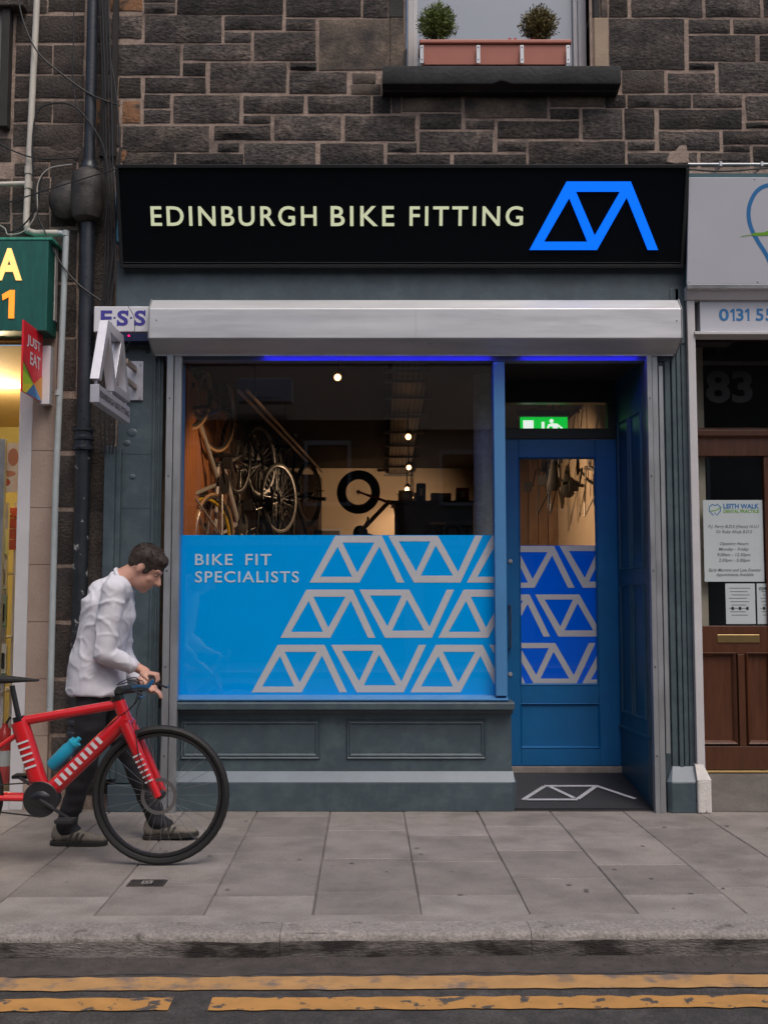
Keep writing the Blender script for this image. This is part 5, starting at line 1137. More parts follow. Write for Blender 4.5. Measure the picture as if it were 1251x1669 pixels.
# ================================================================== ACROSS THE STREET (seen mirrored in the shop glass)
OY = -16.0
RFD = mat('brown roof slate', (.055, .042, .038), .8, var=.2, scale=5); HRL = mat('grey harled wall', (.30, .285, .265), .9, var=.15, scale=2); HRD = mat('dark stone wall', (.06, .053, .05), .9, var=.3, scale=3)
far_p = MB().box(-40, 40, OY - 8, OY + 3.2, ROADZ - .05, ROADZ + .1).build('far_pavement', CONC); tag(far_p, kind='structure')
def far_building(x0, x1, h, roof, wm, label, board=None):
    e_ = empty('terrace_building', ((x0 + x1) / 2, OY, 0), label, 'building', 'buildings across the street')
    MB().box(x0, x1, OY - 8, OY, 0, h).build('wall', wm, e_)
    if roof: MB().prismx([(OY + .3, h + .001), (OY - 4, h + roof), (OY - 8.3, h + .001)], x0 - .1, x1 + .1).build('roof', RFD, e_)
    n = max(1, int((x1 - x0) / 2.2))
    for k in range(n):
        xw = x0 + (k + .5) * (x1 - x0) / n
        o = MB().box(xw - .5, xw + .5, OY, OY + .06, 3.3, min(h - .4, 4.9)).build('window', WHITEP, e_); MB().box(xw - .42, xw + .42, OY + .061, OY + .065, 3.38, min(h - .5, 4.82)).build('pane', BLACKG, o)
        o = MB().box(xw - .8, xw + .8, OY, OY + .06, .5, 2.3).build('shop_window', DARKW, e_); MB().box(xw - .72, xw + .72, OY + .061, OY + .065, .58, 2.2).build('pane', BLACKG, o)
    MB().box(x0 + .1, x1 - .1, OY, OY + .15, 2.45, 3.0).build('fascia', mat('pale fascia', (.30, .28, .26), .6), e_)
    if board: text('lettering', board, (x1 - .4, OY + .152, 2.58), (-1, 0, 0), (0, 0, 1), x1 - x0 - .8, .3, BLACKT, e_, depth=.001, bold=.01)
    return e_
far_building(-6.0, .4, 5.1, 2.7, HRD, 'dark stone building with a lettered board across the street, mirrored in the shop window', 'FUNERAL DIRECTORS')
far_building(.42, 5.4, 4.9, 2.45, HRL, 'grey harled building across the street, mirrored in the right of the window', 'FUNERAL DIRECTORS')
far_building(-20, -6.02, 7.0, 1.5, HRD, 'taller dark building across the street, left of the lettered one')
far_building(5.42, 20, 6.6, 1.5, HRD, 'taller dark building across the street, right of the harled one')
rb_ = empty('roof_box', (-2.4, OY + .2, 5.6), 'white box on the roof edge across the street, mirrored high in the shop window', 'box')
MB().box(-3.1, -1.95, OY - .1, OY + .3, 5.5, 6.0).build('casing', BOXW, rb_, bevel=.02); MB().box(-2.9, -2.2, OY + .301, OY + .31, 5.55, 5.6).build('grille', ALUG, rb_)

# ================================================================== BICYCLES
CBLK = mat('black bike paint', (.012, .012, .014), .3, coat=.3); TYRE = mat('tyre rubber', (.012, .012, .012), .6); RIMM = mat('alloy rim', (.35, .35, .36), .3, metal=.9); RIMB = mat('black rim', (.02, .02, .022), .35)
SPOKE = mat('steel spoke', (.45, .45, .47), .3, metal=.9); GRIP = mat('grip rubber', (.015, .015, .016), .7); GREYF = mat('silver bike paint', (.42, .40, .37), .3, metal=.4); BLUB = mat('blue bike paint', (.03, .04, .30), .3)
REDB = mat('red bike paint', (.60, .012, .018), .28, coat=.5, var=.05); WHTB = mat('white decal', (.62, .60, .62), .4); CYAN = mat('cyan bottle', (.01, .27, .42), .4); TANR = mat('tan sidewall', (.40, .25, .14), .6); YELR = mat('yellow rim', (.55, .36, .02), .4)
def wheel(par, c, r, tyre, m_rim, m_tyre, nsp=28, depth=.016, rimw=.011):
    c = Vector(c); N = 40
    w_ = empty('wheel', (0, 0, 0)); w_.parent = par; w_.location = c
    ring = lambda rad: [Vector((rad * math.cos(2 * math.pi * k / N), 0, rad * math.sin(2 * math.pi * k / N))) for k in range(N)]
    MB().tube(ring(r - tyre), tyre, 8, closed=True).build('tyre', m_tyre, w_, smooth=True, local=True)
    MB().tube(ring(r - 2 * tyre - depth * .4), max(rimw, depth * .5), 6, closed=True).build('rim', m_rim, w_, smooth=True, local=True)
    m = MB(); ri = r - 2 * tyre - depth
    for k in range(nsp):
        a = 2 * math.pi * k / nsp; b = a + (.35 if k % 2 else -.35); s = .022 * (1 if k % 4 < 2 else -1)
        m.tube([(.018 * math.cos(b), s, .018 * math.sin(b)), (ri * math.cos(a), 0, ri * math.sin(a))], .0011, 4)
    m.build('spokes', SPOKE, w_, local=True)
    MB().lathe([(.012, -.05), (.022, -.03), (.014, -.02), (.014, .02), (.022, .03), (.012, .05)], (0, 0, 0), 12, 'Y').build('hub', RIMB, w_, local=True, smooth=35)
    return w_
def bicycle(label, P, group=None, wheels=True):
    g = dict(r=.34, tyre=.013, ra=(0, .34), fa=(1.0, .34), bb=(.42, .275), st=(.27, .78), sad=(.235, .98), hb=(.90, .62), ht=(.865, .76), bar=(.93, .84), ft=.016, dt=.02, fork=.013, flat=False, col=CBLK, forkc=None, rim=RIMB, tyrem=TYRE, depth=.02); g.update(P)
    e_ = empty(g.get('name', 'bicycle'), (0, 0, 0), label, 'bicycle', group)
    V = lambda p, y=0: Vector((p[0], y, p[1])); r = g['ft']; D = g['dt']; col = g['col']; fc = g['forkc'] or col
    ttf = V(g['hb']).lerp(V(g['ht']), .82); dtf = V(g['hb']).lerp(V(g['ht']), .18)
    m = MB(); m.tube([V(g['hb']), V(g['ht'])], r * 1.35, 12); m.tube([ttf, V(g['st'])], r, 10); m.tube([dtf, V(g['bb'])], D, 12); m.tube([V(g['bb']), V(g['st'])], g.get('seatr', r), 10)
    sst = V(g['bb']).lerp(V(g['st']), .88)
    for s in (-1, 1):
        m.tube([V(g['bb'], s * .03), V(g['ra'], s * .065)], r * .62, 8); m.tube([sst + Vector((0, s * .012, 0)), V(g['ra'], s * .062)], r * .5, 8)
    m.tube([V(g['bb'], -.04), V(g['bb'], .04)], D * 1.1, 12)
    fr_ = m.build('frame', col, e_, smooth=50, local=True)
    m = MB(); fw = g.get('forkw', .05)
    for s in (-1, 1): m.tube([V(g['hb'], s * fw * .8), V(g['hb'], s * fw).lerp(V(g['fa'], s * fw), .5), V(g['fa'], s * fw)], [g['fork'] * 1.15, g['fork'], g['fork'] * .75], 10)
    m.tube([V(g['hb'], -fw), V(g['hb'], fw)], g['fork'], 10); m.build('fork', fc, e_, smooth=50, local=True)
    if wheels:
        wheel(e_, V(g['ra']), g['r'], g['tyre'], g['rim'], g['tyrem'], depth=g['depth']); wheel(e_, V(g['fa']), g['r'], g['tyre'], g['rim'], g['tyrem'], depth=g['depth'])
    up = (V(g['sad']) - V(g['st'])).normalized()
    MB().tube([V(g['st']) - up * .03, V(g['sad']) - up * .03], .0135, 10).build('seat_post', RIMB, e_, smooth=True, local=True)
    s_ = V(g['sad']); m = MB(); pts = [s_ + Vector((x, 0, z)) for x, z in ((-.14, .008), (-.10, .012), (-.02, .004), (.08, 0), (.14, -.008))]
    m.tube(pts, [.030, .062, .045, .024, .012], 12); bx_ = m.v
    for p in m.v: p.z = s_.z + (p.z - s_.z) * .45
    m.build('saddle', GRIP, e_, smooth=True, local=True)
    b = V(g['bar'])
    m = MB().tube([V(g['ht']), V(g['ht']) + (V(g['ht']) - V(g['hb'])).normalized() * .04, b], .016, 10); m.build('stem', CBLK, e_, smooth=True, local=True)
    if g['flat']:
        hb = MB().tube([b + Vector((-.04, -.38, .02)), b + Vector((-.01, -.15, .015)), b + Vector((0, 0, 0)), b + Vector((-.01, .15, .015)), b + Vector((-.04, .38, .02))], .0145, 10).build('handlebar', CBLK, e_, smooth=True, local=True)
        for s in (-1, 1):
            MB().tube([b + Vector((-.027, s * .26, .018)), b + Vector((-.042, s * .395, .0205))], .0185, 10).build('grip', GRIP, hb, smooth=True, local=True)
            MB().tube([b + Vector((0, s * .24, .005)), b + Vector((.05, s * .27, -.02)), b + Vector((.045, s * .36, -.02))], .006, 6).build('brake_lever', CBLK, hb, smooth=True, local=True)
    else:
        hb = None
        for s in (-1, 1):
            hb = MB().tube(smoothpts([b, b + Vector((.0, s * .14, 0)), b + Vector((.0, s * .2, 0)), b + Vector((.07, s * .21, -.01)), b + Vector((.095, s * .212, -.05)), b + Vector((.06, s * .215, -.11)), b + Vector((-.02, s * .22, -.125))], 4), .0145, 8).build('handlebar', GRIP, e_, smooth=True, local=True)
            MB().tube([b + Vector((.08, s * .21, .0)), b + Vector((.115, s * .21, .02)), b + Vector((.12, s * .21, -.06))], [.014, .014, .006], 8).build('brake_lever', CBLK, hb, smooth=True, local=True)
    bb = V(g['bb']); m = MB().lathe([(.085, -.052), (.088, -.05), (.088, -.048), (.05, -.046)], bb, 28, 'Y'); ck = m.build('chainring', RIMB, e_, local=True)
    for s, a in ((-1, g.get('crank', .5)), (1, g.get('crank', .5) + math.pi)):
        t = bb + Vector((.17 * math.cos(a), s * .065, .17 * math.sin(a))); MB().tube([bb + Vector((0, s * .06, 0)), t], .009, 8).build('crank', CBLK, e_, smooth=True, local=True)
        MB().box(t.x - .045, t.x + .045, t.y + s * .01, t.y + s * .09, t.z - .009, t.z + .009).build('pedal', GRIP, e_, local=True, bevel=.003)
    ra = V(g['ra']); m = MB()
    for z in (.085, -.085): m.tube([bb + Vector((0, -.05, z)), ra + Vector((0, -.055, .035 if z > 0 else -.035))], .004, 5)
    m.build('chain', RIMB, e_, local=True)
    return e_
# the red e-bike being wheeled along
BY = ground(265, 1410).y
fax = X(262, BY, 1300); rr_ = .345
W = lambda u, v: (X(u, BY, v) - fax, Z(v, BY))
eb = dict(name='electric_bicycle', r=rr_, tyre=.019, ra=(-1.13, rr_), fa=(0, rr_), bb=(-.585, .33), st=W(32, 1176), sad=W(18, 1108), hb=(-.175, .70), ht=(-.222, .815), bar=W(238, 1121), ft=.024, dt=.042, fork=.026, forkw=.064, flat=True, col=REDB, rim=RIMB, seatr=.045, depth=.022, crank=-.55)
bk = bicycle('red electric bicycle wheeled along the pavement by the man', eb)
bk.location = (fax, BY, 0)
def pb(a, b, t): return Vector((a[0], 0, a[1])).lerp(Vector((b[0], 0, b[1])), t)
d0 = Vector((-.205, 0, .72)); d1 = Vector((-.585, 0, .33)); dd = (d1 - d0).normalized(); dn = Vector((-dd.z, 0, dd.x))
for k in range(9):
    for s in (-1,):
        c_ = d0.lerp(d1, .26 + .065 * k); m = MB(); hw_ = .020; ln = .0095
        m.add([c_ - dd * ln - dn * hw_ + Vector((0, s * .0435, 0)), c_ + dd * ln - dn * hw_ + Vector((0, s * .0435, 0)), c_ + dd * ln + dn * hw_ + Vector((0, s * .0435, 0)), c_ - dd * ln + dn * hw_ + Vector((0, s * .0435, 0))], [(0, 1, 2, 3)]).build('decal', WHTB, bk, local=True)
h0 = Vector((-.175, 0, .70)); f0 = Vector((0, 0, rr_)); fd_ = (f0 - h0).normalized(); fn = Vector((-fd_.z, 0, fd_.x))
for k in range(6):
    c_ = h0.lerp(f0, .42 + .07 * k); m = MB(); m.add([c_ - fn * .022 - fd_ * .004 + Vector((0, -.0925, 0)), c_ + fn * .022 - fd_ * .004 + Vector((0, -.0925, 0)), c_ + fn * .022 + fd_ * .004 + Vector((0, -.0925, 0)), c_ - fn * .022 + fd_ * .004 + Vector((0, -.0925, 0))], [(0, 1, 2, 3)]).build('fork_stripe', WHTB, bk, local=True)
s0_ = Vector((-.585, 0, .33)); s1_v = Vector((eb['st'][0], 0, eb['st'][1])); sdd = (s1_v - s0_).normalized(); sn = Vector((-sdd.z, 0, sdd.x))
for k in range(5):
    c_ = s0_.lerp(s1_v, .42 + .08 * k); m = MB(); m.add([c_ - sn * .03 - sdd * .005 + Vector((0, -.0465, 0)), c_ + sn * .03 - sdd * .005 + Vector((0, -.0465, 0)), c_ + sn * .03 + sdd * .005 + Vector((0, -.0465, 0)), c_ - sn * .03 + sdd * .005 + Vector((0, -.0465, 0))], [(0, 1, 2, 3)]).build('frame_stripe', WHTB, bk, local=True)
MB().ell((-.585, 0, .33), (.09, .065, .072), 18, 10).build('motor', CBLK, bk, local=True, smooth=True)
MB().tube([Vector((eb['st'][0], 0, eb['st'][1])).lerp(Vector((eb['sad'][0], 0, eb['sad'][1])), -.02), Vector((eb['st'][0], 0, eb['st'][1])).lerp(Vector((eb['sad'][0], 0, eb['sad'][1])), .12)], .03, 14).build('seat_clamp', CBLK, bk, local=True, smooth=True)
MB().tube([V_ for V_ in (Vector((-.222, 0, .812)), Vector((-.228, 0, .838)))], .034, 14).build('headset', CBLK, bk, local=True, smooth=True)
for k_, pts_ in enumerate(([(-.20, -.10, .905), (-.12, -.06, .93), (-.10, -.03, .84), (-.12, -.04, .74), (-.09, -.1, .55), (-.012, -.1, .36)], [(-.20, -.13, .90), (-.10, -.10, .91), (-.13, -.05, .80), (-.20, -.03, .74), (-.30, -.045, .66)], [(-.20, .10, .905), (-.11, .06, .90), (-.14, .04, .80), (-.22, .03, .735)])):
    MB().tube(smoothpts(pts_, 6), .0028, 6).build('brake_hose', CABLE, bk, local=True, smooth=True)
MB().lathe([(.072, 0), (.090, 0), (.090, .002), (.072, .002), (.072, 0)], (0, -.045, rr_), 28, 'Y', cap=False).build('brake_disc', RIMM, bk, local=True)
MB().box(-.075, -.03, -.075, -.04, rr_ + .035, rr_ + .09).build('brake_caliper', CBLK, bk, local=True, bevel=.006)
# bottle carried in the frame
bot = empty('water_bottle', (fax, BY, 0), 'cyan water bottle clipped inside the red frame', 'bottle')
bp = d0.lerp(d1, .60) + dn * (-.082 if dn.z < 0 else .082); bd = -dd
MB().tube([bp - bd * .085, bp - bd * .075, bp + bd * .04, bp + bd * .055, bp + bd * .075], [.03, .036, .036, .030, .034], 16).build('body', CYAN, bot, smooth=40, local=True)
MB().tube([bp + bd * .076, bp + bd * .092, bp + bd * .094, bp + bd * .115], [.032, .030, .014, .012], 16).build('cap', mat('bottle cap', (.02, .36, .50), .4), bot, smooth=40, local=True)
# bicycles hung in the shop
def hang(e_, loc, yaw, tip=90, flip=False):
    M = Matrix.Translation(Vector(loc)) @ Matrix.Rotation(R(yaw), 4, 'Z') @ Matrix.Rotation(R(-tip), 4, 'Y')
    e_.matrix_world = M; e_.location = M.to_translation(); e_.rotation_euler = M.to_euler()
GH = 'bicycles hung inside the shop'
def hang_at(e_, uvY, yaw, fa=(1.0, .34)):
    T = at(*uvY); off = Matrix.Rotation(R(yaw), 3, 'Z') @ Vector((-fa[1], 0, fa[0])); hang(e_, T - off, yaw)
b1 = bicycle('silver and blue road bicycle hung by the oak battens, nearest the window', dict(col=GREYF, forkc=BLUB, tyrem=TANR, rim=RIMM, depth=.014), GH)
hang_at(b1, (352, 668, 1.6), 72)
b2 = bicycle('black drop bar bicycle hung highest in the middle of the window', dict(rim=RIMM, tyrem=TYRE, depth=.012), GH)
hang_at(b2, (423, 752, 3.2), 70)
b5 = bicycle('black drop bar bicycle hung lower, just right of the other black one', dict(rim=RIMM, tyrem=TYRE, depth=.012), GH)
hang_at(b5, (455, 812, 3.4), 66)
b3 = bicycle('black flat bar bicycle hung at the back beside the white wall', dict(rim=RIMM, flat=True, tyre=.022), GH)
hang_at(b3, (503, 805, 4.6), 72)
b6 = bicycle('black drop bar bicycle hung high between the rail and the lamps', dict(rim=RIMB, tyrem=TYRE, depth=.02), GH)
hang_at(b6, (468, 728, 4.2), 80)
b7 = bicycle('white framed bicycle hung against the battens below the tan wheel', dict(col=WHTB, rim=RIMB, tyrem=TYRE, depth=.02), GH)
hang_at(b7, (385, 742, 2.3), 76)
b4 = bicycle('fat tyred bicycle hung side on with its broad round wheel uppermost', dict(r=.26, tyre=.045, fa=(.9, .26), ra=(0, .26), forkw=.07, flat=True, rim=RIMM, tyrem=TYRE, hb=(.78, .60), ht=(.76, .70), bar=(.80, .78), col=YELR, forkc=REDB, ft=.02, dt=.026), GH)
hang_at(b4, (584, 802, 5.9), 172, (.9, .26))
# the second wheel at the upper left, and a yellow rimmed wheel below
for (u, v, Y, yaw, r_, mr, mt_, lab) in ((308, 628, 1.05, 70, .335, RIMM, TANR, 'tan walled bicycle wheel hung highest at the left of the window'), (335, 875, 1.5, 60, .33, YELR, TYRE, 'yellow rimmed bicycle wheel low at the left of the window')):
    c_ = at(u, v, Y); e_ = empty('wheelset', (c_.x, c_.y, c_.z), lab, 'wheel'); w_ = wheel(e_, (0, 0, 0), r_, .012, mr, mt_, depth=.028); e_.rotation_euler = (0, 0, R(yaw))
# hanging framesets seen through the door
for k, (u, v, Y, yaw, cl, fc, lab) in enumerate(((868, 800, 3.6, 100, CBLK, None, 'black bicycle frame hung left behind the door glass'), (905, 790, 3.2, 80, CBLK, REDB, 'black bicycle frame with red fork hung behind the door glass'), (945, 800, 2.6, 96, GREYF, None, 'slim pale bicycle frame hung against the cream wall'))):
    f_ = bicycle(lab, dict(col=cl, forkc=fc, ft=.013, dt=.017), 'bicycle frames hung behind the door', wheels=False); c_ = at(u, v, Y); hang(f_, (c_.x, Y, c_.z - .25), yaw)
for k_, (x_, w_, h_, cl_, lb_) in enumerate(((.16, .16, .12, (.45, .30, .18), 'small brown stock box on the dark cabinet, leftmost'), (.36, .10, .2, (.08, .10, .22), 'upright navy stock box on the dark cabinet'), (.52, .22, .09, (.40, .38, .34), 'flat pale stock box on the dark cabinet'), (.80, .14, .15, (.35, .05, .04), 'red stock box on the dark cabinet, rightmost'))):
    e_ = empty('stock_box', (x_ + w_ / 2, 5.1, 2.401), lb_, 'box', 'stock boxes on the cabinet'); MB().box(x_, x_ + w_, 5.05, 5.25, 2.401, 2.401 + h_).build('carton', mat('stock%d' % k_, cl_, .7), e_, bevel=.003); MB().box(x_ + w_ * .3, x_ + w_ * .7, 5.048, 5.0495, 2.401 + h_ * .3, 2.401 + h_ * .7).build('box_label', PAPER, e_)
rl = empty('hanging_rail', (-1.1, 3, 2.7), 'steel rail running back along the ceiling over the hung bicycles', 'rail')
for x in (-1.02, -.96): MB().tube([(x, .6, 2.78), (x + .25, 5.5, 2.78)], .012, 8).build('rail_tube', mat('warm steel', (.45, .36, .28), .35, metal=.7), rl, smooth=True)
for y in (1.0, 2.6, 4.2): MB().tube([(-1.0 + .05 * y, y, 2.78), (-1.0 + .05 * y, y, IZC)], .006, 6).build('rail_hanger', LAMPB, rl)

# ================================================================== THE MAN WITH THE BICYCLE
SKIN = mat('skin', (.56, .30, .22), .5, var=.06, scale=12); HAIR = mat('dark brown hair', (.035, .022, .016), .7, var=.4, scale=120, stretch=(1, 1, .3)); SHIRT = mat('white shirt cotton', (.66, .65, .70), .85, var=.04, scale=10, bump=.3, bscale=220, bdist=.002); TROU = mat('black trousers', (.012, .012, .015), .85, bump=.3, bscale=200, bdist=.002)
SHOE = mat('grey suede shoe', (.17, .15, .125), .9, var=.12, scale=18, bump=.3, bscale=150, bdist=.002); SOLE = mat('dark rubber sole', (.022, .020, .018), .8); LACE = mat('dark lace', (.05, .045, .04), .9); STRI = mat('dark shoe stripe', (.030, .027, .025), .8); EYE = mat('eye white', (.6, .58, .55), .3); PUP = mat('pupil', (.02, .012, .008), .2)
MY = ground(125, 1376).y
man = empty('person', (X(160, MY, 1300), MY, 0), 'man in white shirt and black trousers bent forward wheeling the red bicycle', 'person')
def remesh(mb, name, material, vox, parent, sm=4, wrinkle=None):
    me = bpy.data.meshes.new(name); me.from_pydata([tuple(p) for p in mb.v], [], mb.f)
    bm = bmesh.new(); bm.from_mesh(me); bmesh.ops.recalc_face_normals(bm, faces=bm.faces); bm.to_mesh(me); bm.free()
    o = bpy.data.objects.new(name, me); COL.objects.link(o)
    md = o.modifiers.new('r', 'REMESH'); md.mode = 'VOXEL'; md.voxel_size = vox
    s_ = o.modifiers.new('s', 'SMOOTH'); s_.iterations = sm; s_.factor = .5
    dg = bpy.context.evaluated_depsgraph_get(); dg.update(); me2 = bpy.data.meshes.new_from_object(o.evaluated_get(dg)); bpy.data.objects.remove(o)
    if wrinkle:
        ns = [v.normal.copy() for v in me2.vertices]
        for v, n_ in zip(me2.vertices, ns): v.co += n_ * wrinkle(v.co)
    off = worldloc(parent)
    for v in me2.vertices: v.co -= off
    me2.materials.clear(); me2.materials.append(material); me2.polygons.foreach_set('use_smooth', [True] * len(me2.polygons)); me2.polygons.foreach_set('material_index', [0] * len(me2.polygons))
    o2 = bpy.data.objects.new(name, me2); COL.objects.link(o2); o2.parent = parent
    return o2
M_ = lambda u, v, y=0.0: at(u, v, MY + y)
# joints
hipc = M_(158, 1118); hipR = hipc + Vector((0.0, -.085, -.02)); hipL = hipc + Vector((0.01, .085, -.02))
ankR = M_(108, 1345, -.02) ; ankL = M_(258, 1335, .13)
ankR.z = .095; ankL.z = .10
kneR = M_(140, 1236, -.06); kneL = M_(214, 1232, .12)
wai = M_(158, 1075); chest = M_(178, 1000); shR = M_(186, 962, -.185); shL = M_(196, 962, .185); neck = M_(197, 947); 
gripc = Vector((fax + eb['bar'][0] - .036, BY + .335, eb['bar'][1] + .02))
wrR = gripc + Vector((-.085, .03, .055)); elR = M_(170, 1066, -.21)
elL = M_(200, 1066, .20); wrL = M_(232, 1112, .10)
HC = M_(238, 926); a_ = R(38); hf = Vector((math.cos(a_), 0, -math.sin(a_))); hw_ = Vector((math.sin(a_), 0, math.cos(a_))); HM = Matrix((hf, Vector((0, 1, 0)), hw_)).transposed()
def hd(f, y, w_): return HC + hf * f + Vector((0, y, 0)) + hw_ * w_
b = MB()
b.ell(hd(-.012, 0, .018), (.098, .076, .100), 24, 16, HM); b.ell(hd(.030, 0, -.045), (.066, .060, .080), 20, 14, HM); b.ell(hd(.058, 0, -.098), (.028, .030, .024), 14, 10, HM)
b.capsule(hd(.084, 0, .012), hd(.112, 0, -.028), .009, .015, 10); b.ell(hd(.099, 0, -.032), (.013, .019, .010), 10, 8, HM)
b.ell(hd(.072, 0, .030), (.020, .054, .012), 12, 8, HM); b.ell(hd(.083, 0, -.062), (.013, .024, .007), 10, 8, HM); b.ell(hd(.081, 0, -.074), (.012, .021, .007), 10, 8, HM)
for s in (-1, 1):
    b.ell(hd(-.012, s * .078, -.010), (.018, .009, .031), 12, 8, HM); b.ell(hd(.052, s * .040, -.030), (.026, .022, .024), 10, 8, HM)
b.capsule(neck + Vector((-.01, 0, .0)), hd(-.03, 0, -.045), .062, .057); 
b.ell(chest, (.10, .145, .18), 20, 14); b.ell(wai, (.09, .13, .15)); b.ell(hipc, (.10, .14, .11)); b.capsule(shR + Vector((0, .06, -.01)), shL - Vector((0, .06, .01)), .05, .05)
b.capsule(chest, neck, .09, .06)
for sh_, el, wr in ((shR, elR, wrR), (shL, elL, wrL)):
    b.capsule(sh_, el, .042, .034); b.capsule(el, wr, .034, .026)
for hp, kn, an in ((hipR, kneR, ankR), (hipL, kneL, ankL)):
    b.capsule(hp, kn, .082, .056); b.capsule(kn, kn.lerp(an, .35), .053, .053); b.capsule(kn.lerp(an, .35), an, .053, .036); b.capsule(an, an + Vector((.10, 0, -.062)), .032, .018)
# right hand closed round the grip
pk_ = gripc + Vector((-.025, .0, .032))
b.capsule(wrR, pk_ + Vector((-.02, .015, .005)), .027, .026)
for k in range(4):
    y = -.036 + k * .024 - .0; L_ = (.9, 1.0, .97, .82)[k]; p0 = pk_ + Vector((-.012, y, .0)); p1 = gripc + Vector((.020, y, .024)); p2 = gripc + Vector((.030 * L_, y, -.008)); p3 = gripc + Vector((.008, y, -.027))
    b.capsule(wrR.lerp(p0, .5), p0, .013, .0115, 10); b.capsule(p0, p1, .0115, .0100, 10); b.capsule(p1, p2, .0100, .0090, 10); b.capsule(p2, p3, .0090, .0078, 10)
b.capsule(pk_ + Vector((-.03, -.03, -.004)), gripc + Vector((-.022, -.058, .008)), .0125, .0105, 10); b.capsule(gripc + Vector((-.022, -.058, .008)), gripc + Vector((.006, -.060, -.020)), .0105, .0085, 10)
# left hand, relaxed
b.capsule(wrL, wrL + Vector((.055, 0, -.035)), .026, .030)
for k in range(4):
    y = -.03 + k * .02; p0 = wrL + Vector((.07, y, -.04)); p1 = p0 + Vector((.032, 0, -.022)) * (.9, 1, .95, .8)[k]; p2 = p1 + Vector((.010, 0, -.026)) * (.9, 1, .95, .8)[k]
    b.capsule(wrL + Vector((.03, y * .6, -.02)), p0, .012, .0105, 10); b.capsule(p0, p1, .010, .009, 10); b.capsule(p1, p2, .009, .0075, 10)
b.capsule(wrL + Vector((.03, -.025, -.02)), wrL + Vector((.06, -.045, -.045)), .012, .009, 10)
remesh(b, 'body', SKIN, .0065, man, 3)
for s in (-1, 1):
    MB().ell(hd(.0745, s * .029, .006), (.004, .009, .005), 10, 8, HM).build('eye', EYE, man, smooth=True); MB().ell(hd(.0775, s * .029, .005), (.0025, .005, .005), 8, 6, HM).build('pupil', PUP, man, smooth=True)
    MB().capsule(hd(.084, s * .016, .028), hd(.074, s * .046, .032), .0045, .0035, 8).build('eyebrow', HAIR, man, smooth=True)
# hair
h_ = MB(); h_.ell(hd(-.018, 0, .036), (.106, .084, .094), 24, 16, HM); h_.ell(hd(-.058, 0, .0), (.054, .070, .060), 20, 14, HM); h_.ell(hd(.030, 0, .082), (.06, .066, .040), 16, 10, HM)
for s in (-1, 1): h_.ell(hd(.012, s * .066, .02), (.030, .014, .045), 10, 8, HM)
remesh(h_, 'hair', HAIR, .007, man, 3, lambda p: noise.noise(Vector((p.x * 90, p.y * 90, p.z * 40))) * .005 + noise.noise(p * 25) * .006 - .002)
hs_ = MB(); rh = random.Random(4)
for q in range(2600):                      # short strands over the crown
    th = math.acos(rh.uniform(-.25, 1)); ph = rh.uniform(0, 6.283); dl_ = Vector((math.sin(th) * math.cos(ph), math.sin(th) * math.sin(ph), math.cos(th)))
    p0 = hd(-.018, 0, .036) + HM @ Vector((dl_.x * .101, dl_.y * .079, dl_.z * .090)); tg = (HM @ (dl_ * .55 + Vector((.5 * rh.random(), rh.gauss(0, .35), rh.gauss(0, .3))))).normalized()
    if dl_.x > .55 and dl_.z < .45: continue
    sd_ = tg.orthogonal().normalized() * .0012; ln_ = rh.uniform(.010, .022); hs_.add([p0 - sd_, p0 + sd_, p0 + tg * ln_ + HM @ Vector((.004, 0, 0))], [(0, 1, 2)])
tag(hs_.build('hair_strands', HAIR, man, fix=False), kind='stuff')
# shirt
t = MB()
prof_ = [(neck + Vector((-.03, 0, -.05)), .105, .15), (chest + Vector((-.012, 0, .07)), .135, .185), (chest + Vector((-.006, 0, -.02)), .142, .188), (chest.lerp(wai, .6), .136, .176), (wai, .140, .176), (wai.lerp(hipc, .6), .150, .184), (hipc + Vector((.004, 0, -.01)), .158, .190), (hipc + Vector((.006, 0, -.045)), .158, .190)]
sp_ = [(prof_[i][0].lerp(prof_[i + 1][0], k / 5), prof_[i][1] + (prof_[i + 1][1] - prof_[i][1]) * k / 5, prof_[i][2] + (prof_[i + 1][2] - prof_[i][2]) * k / 5) for i in range(len(prof_) - 1) for k in range(5)] + [prof_[-1]]
n_ = 28; vs = [c_ + Vector((rx_ * math.cos(2 * math.pi * k / n_), ry_ * math.sin(2 * math.pi * k / n_), -.03 * math.cos(2 * math.pi * k / n_) * 0)) for c_, rx_, ry_ in sp_ for k in range(n_)]
t.add(vs, [(i * n_ + k, (i + 1) * n_ + k, (i + 1) * n_ + (k + 1) % n_, i * n_ + (k + 1) % n_) for i in range(len(sp_) - 1) for k in range(n_)] + [tuple(range(n_)), tuple(range((len(sp_) - 1) * n_, len(sp_) * n_))])
t.capsule(shR + Vector((0, .05, 0)), shL - Vector((0, .05, 0)), .078, .078); t.capsule(chest + Vector((0, 0, .1)), neck + Vector((-.012, 0, -.012)), .115, .070)
for sh_, el, wr in ((shR, elR, wrR), (shL, elL, wrL)):
    t.capsule(sh_, el, .066, .054); t.capsule(el, el.lerp(wr, .74), .054, .044)
ridge = lambda v: max(0, 1 - abs(noise.noise(v)) * 3.2) ** 3
wr_f = lambda p: ridge(Vector((p.x * 4 + p.z * 7, p.y * 4, p.z * 5 - p.x * 6))) * .007 + ridge(Vector((p.x * 9 - p.z * 8 + 4, p.y * 7, p.z * 9 + p.x * 5))) * .004 + .3 * (noise.noise(Vector((p.x * 5 + p.z * 9, p.y * 5, p.z * 7 - p.x * 5))) * .011 + noise.noise(Vector((p.x * 14 + p.z * 18, p.y * 9 + 3, p.z * 8 - p.x * 10))) * .006 - abs(noise.noise(Vector((p.x * 9 - p.z * 12, p.y * 7, p.z * 10 + p.x * 8)))) * .008) + .001
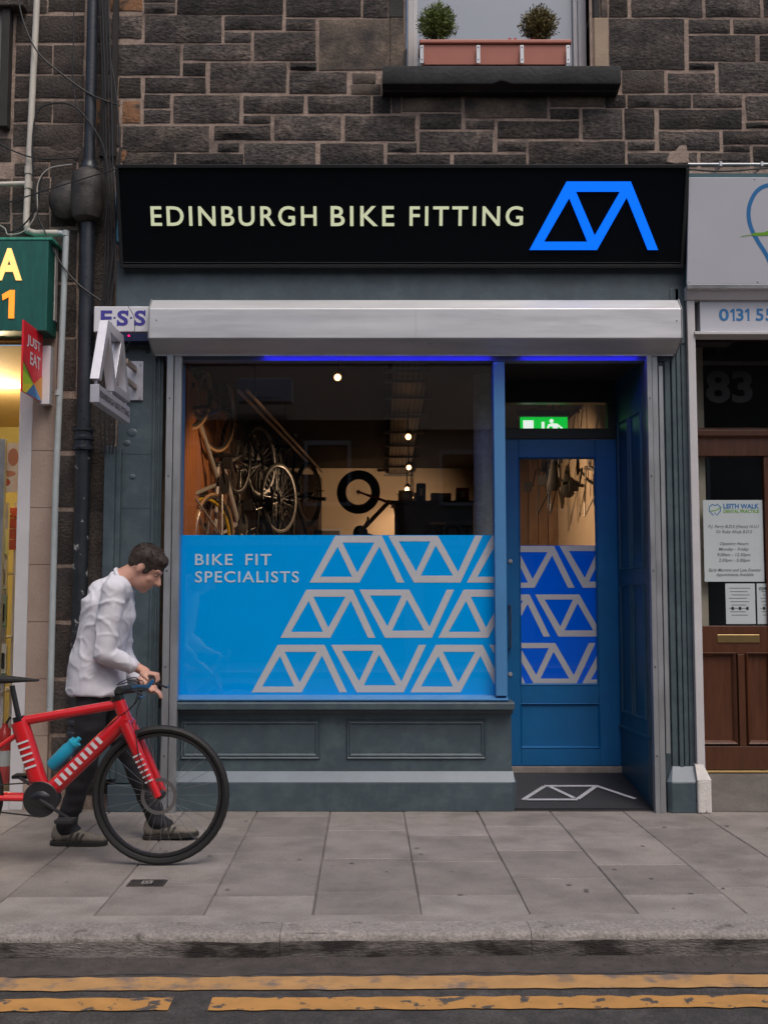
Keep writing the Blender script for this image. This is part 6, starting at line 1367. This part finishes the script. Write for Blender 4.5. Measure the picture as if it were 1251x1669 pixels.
remesh(t, 'shirt', SHIRT, .0075, man, 6, wr_f)
nd_ = (hd(-.03, 0, -.045) - neck).normalized(); na_ = Vector((0, 1, 0)).cross(nd_).normalized()
cl_ = [neck + nd_ * .012 + na_ * (.069 * math.cos(k * .349)) + Vector((0, .069 * math.sin(k * .349), 0)) for k in range(18)]
MB().tube(cl_, .011, 8, closed=True).build('collar', SHIRT, man, smooth=True)
# trousers
t = MB(); t.ell(hipc + Vector((0, 0, -.04)), (.118, .150, .10), 22, 14)
for hp, kn, an in ((hipR, kneR, ankR), (hipL, kneL, ankL)):
    t.capsule(hp + Vector((0, 0, -.02)), kn, .094, .070); t.capsule(kn, kn.lerp(an, .4), .068, .062); t.capsule(kn.lerp(an, .4), an + Vector((-.005, 0, -.005)), .062, .052); t.capsule(an, an + Vector((.05, 0, -.03)), .047, .038)
remesh(t, 'trousers', TROU, .011, man, 4, lambda p: noise.noise(Vector((p.x * 9, p.y * 8, p.z * 20))) * .009)
# trainers
def shoe(an, tilt, label):
    e_ = empty('trainer', (0, 0, 0)); e_.parent = man; org = Vector((an.x, an.y, 0)); Mt = Matrix.Translation(org) @ Matrix.Rotation(tilt, 4, 'Y')
    P = lambda x, y, z: Mt @ Vector((x, y, z))
    u_ = MB()
    for x, z, rx, ry, rz in ((-.035, .055, .045, .036, .045), (.0, .065, .05, .037, .05), (.05, .050, .06, .041, .040), (.11, .040, .06, .046, .030), (.16, .034, .05, .044, .024), (.19, .031, .032, .036, .020), (-.045, .085, .026, .030, .03)):
        u_.ell(P(x, 0, z), (rx, ry, rz), 16, 10, Mt.to_3x3())
    up_ = remesh(u_, 'upper', SHOE, .006, man, 5); up_.parent = e_
    out = [(-.083, 0), (-.078, .025), (-.05, .037), (.0, .038), (.06, .043), (.13, .050), (.19, .044), (.222, .022), (.228, 0), (.222, -.022), (.19, -.044), (.13, -.050), (.06, -.043), (.0, -.038), (-.05, -.037), (-.078, -.025)]
    off = worldloc(man)
    m = MB().extrude([P(x, y, .002) - off for x, y in out], Mt.to_3x3() @ Vector((0, 0, .024))); m.build('sole', SOLE, e_, local=True, bevel=.004)
    for k in range(3):
        x = .018 + k * .028; m = MB(); s = -.0505
        m.add([P(x, s + .001 * k - .001, .030) - off, P(x + .013, s + .001 * k - .001, .030) - off, P(x + .040, s + .012, .078 - .006 * k) - off, P(x + .027, s + .012, .078 - .005 * k) - off], [(0, 1, 2, 3)]).build('stripe', STRI, e_, local=True)
    for k in range(4):
        x = .045 + k * .02; z = .092 - k * .010; MB().tube([P(x, -.026, z - .012) - off, P(x + .006, 0, z + .004) - off, P(x, .026, z - .012) - off], .003, 6).build('lace', LACE, e_, local=True)
shoe(ankR, 0.0, ''); shoe(ankL, R(-4), '')
